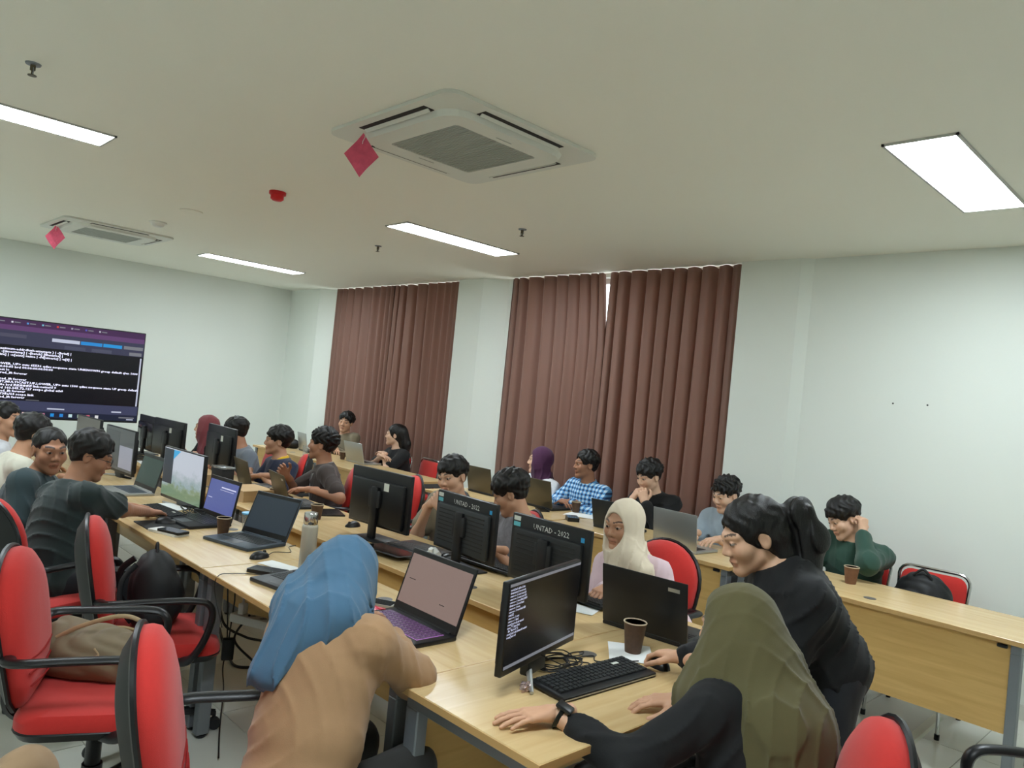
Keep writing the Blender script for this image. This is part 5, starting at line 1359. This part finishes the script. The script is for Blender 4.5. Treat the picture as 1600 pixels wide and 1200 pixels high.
person('man in a dark teal shirt with white collar piping looking over his shoulder', (-4.93, 1.155, 1.08), (.98, .12), (-4.98, .98, .48), (.55, .83), K_teal, SK3, pitch=4, hair='short', res=.004, neck=(-4.99, 1.12, .925), hairvol=.005, fringe=-.012, messy=.003, hs=1.06,
       arms={'R': dict(w=(-4.72, 1.25, .62)), 'L': dict(w=(-5.05, 1.46, .80))}, collar=(cloth('white_piping', (222, 224, 222)), .07, .75), seed=7, bulk=1.15)
person('dark haired person in a cream shirt with back turned, front row', (-5.60, 1.21, 1.10), (-.1, 1), (-5.58, .97, .48), (0, 1), K_cream, SK2, pitch=14, hair='short', res=.006, hairvol=.018, seed=8, bulk=1.15, arms={'R': dict(w=(-5.5, 1.48, .80)), 'L': dict(w=(-5.75, 1.48, .80))})
person('man in a white printed shirt in profile at the left edge', (-6.37, 1.2, 1.13), (.62, .78), (-6.40, 1.0, .48), (0, 1), K_white, SK2, hair='short', res=.006, hairvol=.010, seed=9, arms={'R': dict(w=(-6.3, 1.48, .80))})
# --- middle row
person('woman in a maroon headscarf and black jacket behind the middle monitors', (-7.42, 3.07, 1.04), (-.55, -.83), (-7.42, 3.26, .47), (0, -1), K_black, SK4, fem=True, hair='hijab', hcol=K_maroon, cape=(.12, .11, .07), res=.006, sleeve='long', seed=10, arms={'R': dict(w=(-7.45, 2.88, .8)), 'L': dict(w=(-7.25, 2.88, .8))})
person('man in a grey shirt with bowed head behind the black monitor', (-6.64, 3.02, 1.075), (-.75, -.65), (-6.60, 3.2, .47), (-.1, -1), K_grey, SK3, pitch=14, hair='short', res=.006, hairvol=.02, seed=11, arms={'L': dict(w=(-6.45, 2.88, .8)), 'R': dict(w=(-6.7, 2.88, .8))}, bulk=1.1)
person('man in a navy shirt with a yellow collar behind the bronze laptop', (-5.98, 3.10, 1.07), (-.42, -.9), (-5.95, 3.20, .48), (-.05, -1), K_navy, SK2, pitch=-2, hair='short', res=.005, hairvol=.020, fringe=.012, seed=12, collar=(K_yellow, .08, 1.1), arms={'L': dict(w=(-5.8, 2.9, .8)), 'R': dict(w=(-6.05, 2.9, .8))})
person('man in a brown tee with a lanyard turning towards the screen', (-5.25, 3.10, 1.125), (-.72, -.69), (-5.16, 3.2, .49), (-.45, -.89), K_brown, SK3, pitch=-3, hair='short', res=.0045, hairvol=.020, messy=.008, seed=13, extra=lanyard(mat('lanyard_grey', (150, 150, 150), .7), mat('badge_red', (196, 50, 60), .5)),
       arms={'L': dict(w=(-5.02, 2.90, .81), d=(-.6, -.8, 0), hint=(.9, .3, -.4)), 'R': dict(w=(-5.33, 2.87, .87), d=(.2, -.7, .6), n=(-1, 0, .3), curl=.6, hint=(-.6, .2, -.7))})
person('smiling man with hands clasped before his face in an olive shirt', (-3.645, 3.10, 1.105), (.22, -.97), (-3.70, 3.20, .49), (.1, -1), K_khaki, SK1, pitch=8, roll=-8, hair='short', res=.004, hairvol=.018, fringe=.018, seed=14, sleeve='short',
       arms={'R': dict(w=(-3.66, 2.95, .93), d=(.75, -.15, .45), n=(-.3, -.9, .3), curl=.8, hint=(-.5, .0, -1)), 'L': dict(w=(-3.52, 2.94, .93), d=(-.75, -.1, .5), n=(.2, -.9, .3), curl=.8, hint=(.5, 0, -1))})
person('man in a patterned shirt with bowed head between the stencilled monitors', (-3.11, 3.10, 1.085), (-.8, -.58), (-3.08, 3.18, .48), (-.2, -1), K_pattern, SK2, pitch=24, hair='short', res=.0045, hairvol=.024, messy=.005, seed=15, arms={'L': dict(w=(-2.98, 2.9, .8)), 'R': dict(w=(-3.2, 2.9, .8))})
# --- back row
person('smiling man in an olive shirt before the far curtain', (-8.05, 5.05, 1.12), (.62, -.78), (-8.02, 5.16, .49), (.2, -1), K_khaki, SK1, roll=8, hair='short', res=.006, hairvol=.020, seed=16, sleeve='long', arms={'L': dict(w=(-7.95, 4.86, .80), d=(-1, -.2, 0)), 'R': dict(w=(-7.92, 4.82, .80), d=(1, -.1, 0))})
person('woman with long dark hair in a black tee with folded arms', (-7.0, 5.05, 1.075), (-.72, -.69), (-6.95, 5.17, .47), (-.15, -1), K_black, SK4, pitch=-3, fem=True, hair='long', res=.006, hairvol=.012, messy=.002, seed=17, drape=[((-6.96, 5.10, 1.12), (-6.93, 5.14, .98), .075, .07), ((-6.93, 5.14, .98), (-6.92, 5.15, .86), .07, .045)],
       arms={'L': dict(w=(-6.97, 4.90, .87), d=(-1, .05, .05), hint=(.6, -.3, -.6)), 'R': dict(w=(-6.93, 4.84, .845), d=(1, .05, 0), hint=(-.6, -.3, -.6))})
person('woman in a purple headscarf in profile before the near curtain', (-4.73, 5.05, 1.085), (-.75, -.66), (-4.72, 5.16, .47), (-.2, -1), K_white, SK4, fem=True, hair='hijab', hcol=K_purple, cape=(.12, .11, .065), drape=[], res=.005, sleeve='long', seed=18, arms={'L': dict(w=(-4.6, 4.86, .8)), 'R': dict(w=(-4.8, 4.86, .8))})
person('man in a blue plaid shirt sitting back against the near curtain', (-4.18, 5.05, 1.12), (-.50, -.87), (-4.18, 5.17, .48), (-.05, -1), K_plaid, SK3, pitch=0, hair='short', res=.005, hairvol=.014, fringe=-.008, messy=.004, seed=19, sleeve='long', collar=(K_plaid, .08, 1.), arms={'L': dict(w=(-4.14, 4.86, .81), d=(-1, -.2, 0), hint=(.7, 0, -.5)), 'R': dict(w=(-4.24, 4.84, .80), d=(1, -.2, 0), hint=(-.7, 0, -.5))}, bulk=1.05)
person('young man in black resting his chin on clasped hands', (-3.485, 5.0, 1.12), (-.22, -.97), (-3.44, 5.17, .48), (0, -1), K_black, SK4, pitch=16, hair='short', res=.0045, hairvol=.022, fringe=.016, messy=.005, seed=20, sleeve='long',
       arms={'L': dict(w=(-3.40, 4.86, .93), d=(-.5, .15, .85), n=(.5, -.8, .2), curl=.9, hint=(.5, -.1, -1)), 'R': dict(w=(-3.53, 4.86, .93), d=(.5, .15, .85), n=(-.5, -.8, .2), curl=.9, hint=(-.5, -.1, -1))})
person('young man in a light grey shirt behind the open silver laptop', (-2.80, 5.0, 1.085), (-.25, -.97), (-2.80, 5.16, .47), (0, -1), K_lgrey, SK4, pitch=16, hair='short', res=.005, hairvol=.018, messy=.008, seed=21, arms={'L': dict(w=(-2.66, 4.70, .81), d=(-.1, -1, -.05)), 'R': dict(w=(-2.86, 4.72, .81), d=(0, -1, 0))})
person('young man in a dark green sweater leaning his head on his fist', (-1.93, 4.95, 1.075), (-.52, -.85), (-1.90, 5.14, .47), (-.1, -1), K_green, SK4, pitch=24, roll=-8, hair='short', res=.0045, hairvol=.022, fringe=.010, messy=.004, seed=22, sleeve='long',
       arms={'L': dict(w=(-1.785, 4.90, 1.015), d=(-.15, .25, .95), n=(.9, -.3, .1), curl=1.45, hint=(.5, -.5, -.8)), 'R': dict(w=(-2.06, 4.76, .80), d=(.3, -1, 0))}, bulk=1.08)

# ---------------------------------------------------------------- bags
def solid(name, prims, m, k=.03, h=.008, fold=.003, seed=1., parent=None, cut=None):
    lo, hi = bounds(prims, .02)
    def fn(P):
        d = d_prims(P, prims, k)
        w = np.abs(np.sin(P @ V(31, 17, 26) + 2 * np.sin(P @ V(-14, 22, 11) + seed))); d = d + fold * (.5 - w)
        return d if cut is None else cut(P, d)
    v, q = nets(fn, [axis_nodes(lo[i], hi[i], h) for i in range(3)])
    return link(name, np_mesh(name, v, q, m), parent)
K_taupe = mat('bag_taupe', (122, 108, 84), .7, noise=.08, nscale=20); K_leather = mat('bag_brown_leather', (92, 58, 38), .5); K_strap = mat('bag_strap', (176, 154, 118), .6)
K_bag = mat('black_nylon', (24, 25, 27), .6, noise=.2, nscale=20)
t = thing('handbag', 'olive brown soft handbag with a looped strap on the red chair', 'handbag', (-3.02, .90, .486), R(42))
flat = lambda P, d: np.maximum(d, .002 - P[:, 2])
solid('body', [E((.02, 0, .08), (.20, .12, .09)), C((-.13, 0, .05), (.14, 0, .05), .085, .075), C((-.10, .02, .13), (.12, .02, .09), .06, .05)], K_taupe, .04, .008, .008, 2., t, flat)
solid('side_panel', [C((-.15, -.03, .04), (-.15, .03, .05), .062, .06), E((-.12, 0, .06), (.07, .104, .07))], K_leather, .03, .009, .003, 1., t, flat)
b = MB(); b.tube(bez([(-.10, -.06, .13), (.02, -.07, .20), (.16, -.06, .245), (.24, -.03, .20), (.24, 0, .12), (.15, .02, .10)], 7), .008, 8, rz=.5); b.build('handle', K_strap, t, True)
b = MB(); b.tube(bez([(-.05, .07, .12), (.08, .085, .15), (.20, .07, .12), (.19, .06, .05)], 6), .007, 8, rz=.5); b.build('handle', K_strap, t, True)
b = MB(); b.tube(bez([(.03, -.09, .13), (.06, -.10, .10), (.10, -.10, .11), (.08, -.095, .13)], 6), .004, 6); b.build('drawstring', K_strap, t, True)
t = thing('backpack', 'black backpack standing on the empty red armchair', 'backpack', (-3.46, 1.27, .488), R(-15))
solid('body', [E((0, 0, .16), (.14, .10, .17)), C((-.08, 0, .06), (.08, 0, .06), .08, .08), E((0, .08, .11), (.10, .05, .09))], K_bag, .04, .01, .006, 3., t, flat)
for s in (-1, 1):
    b = MB(); b.tube(bez([(s * .06, -.08, .28), (s * .09, -.13, .22), (s * .10, -.13, .12), (s * .08, -.08, .04)], 6), .014, 8, rz=.35); b.build('strap', K_bag, t, True)
b = MB(); b.tube(bez([(-.03, 0, .32), (0, 0, .36), (.03, 0, .32)], 6), .007, 6); b.build('top_handle', K_bag, t, True)
t = thing('backpack', 'black backpack slumped on the chrome-framed chair by the wall', 'backpack', (-1.43, 4.95, .478), R(4))
solid('body', [E((0, 0, .17), (.17, .11, .205)), C((-.11, 0, .09), (.11, 0, .09), .09, .09), E((-.02, -.07, .14), (.12, .06, .12))], K_bag, .04, .01, .009, 4., t, flat)
b = MB(); b.tube(bez([(-.05, -.05, .35), (0, -.05, .395), (.05, -.05, .35)], 6), .008, 6); b.build('top_handle', K_bag, t, True)
b = MB(); b.box(-.10, -.07, -.128, -.126, .24, .255); b.build('logo_patch', M_silver, t)
t = thing('black_bag', 'black shoulder bag lying at the far left end of the back row desks', 'bag', (-8.50, 4.55, DH), R(5))
solid('body', [E((0, 0, .055), (.20, .11, .06)), C((-.12, 0, .04), (.12, 0, .04), .05, .05)], K_bag, .03, .012, .006, 5., t, flat)
b = MB(); b.tube(bez([(-.15, 0, .06), (-.06, -.05, .13), (.08, -.05, .12), (.16, 0, .06)], 6), .008, 6); b.build('strap', K_bag, t, True)
t = thing('beige_stand_in', 'unclear beige shape built as an invented cloth bag, cut off by the bottom left corner of the photo', 'bag', (-2.46, .585, 0), R(-40))  # made-up bag standing in for a blurred beige shape of unknown kind
solid('body', [C((-.12, 0, .12), (.12, 0, .12), .10, .10), E((0, 0, .32), (.17, .10, .19))], cloth('beige_canvas', (176, 146, 112)), .06, .012, .006, 6., t, flat)
b = MB(); b.tube(bez([(-.08, .08, .40), (-.06, .12, .34), (.04, .12, .34), (.08, .08, .40)], 6), .01, 6, rz=.5); b.build('handle', cloth('beige_canvas', (176, 146, 112)), t, True)
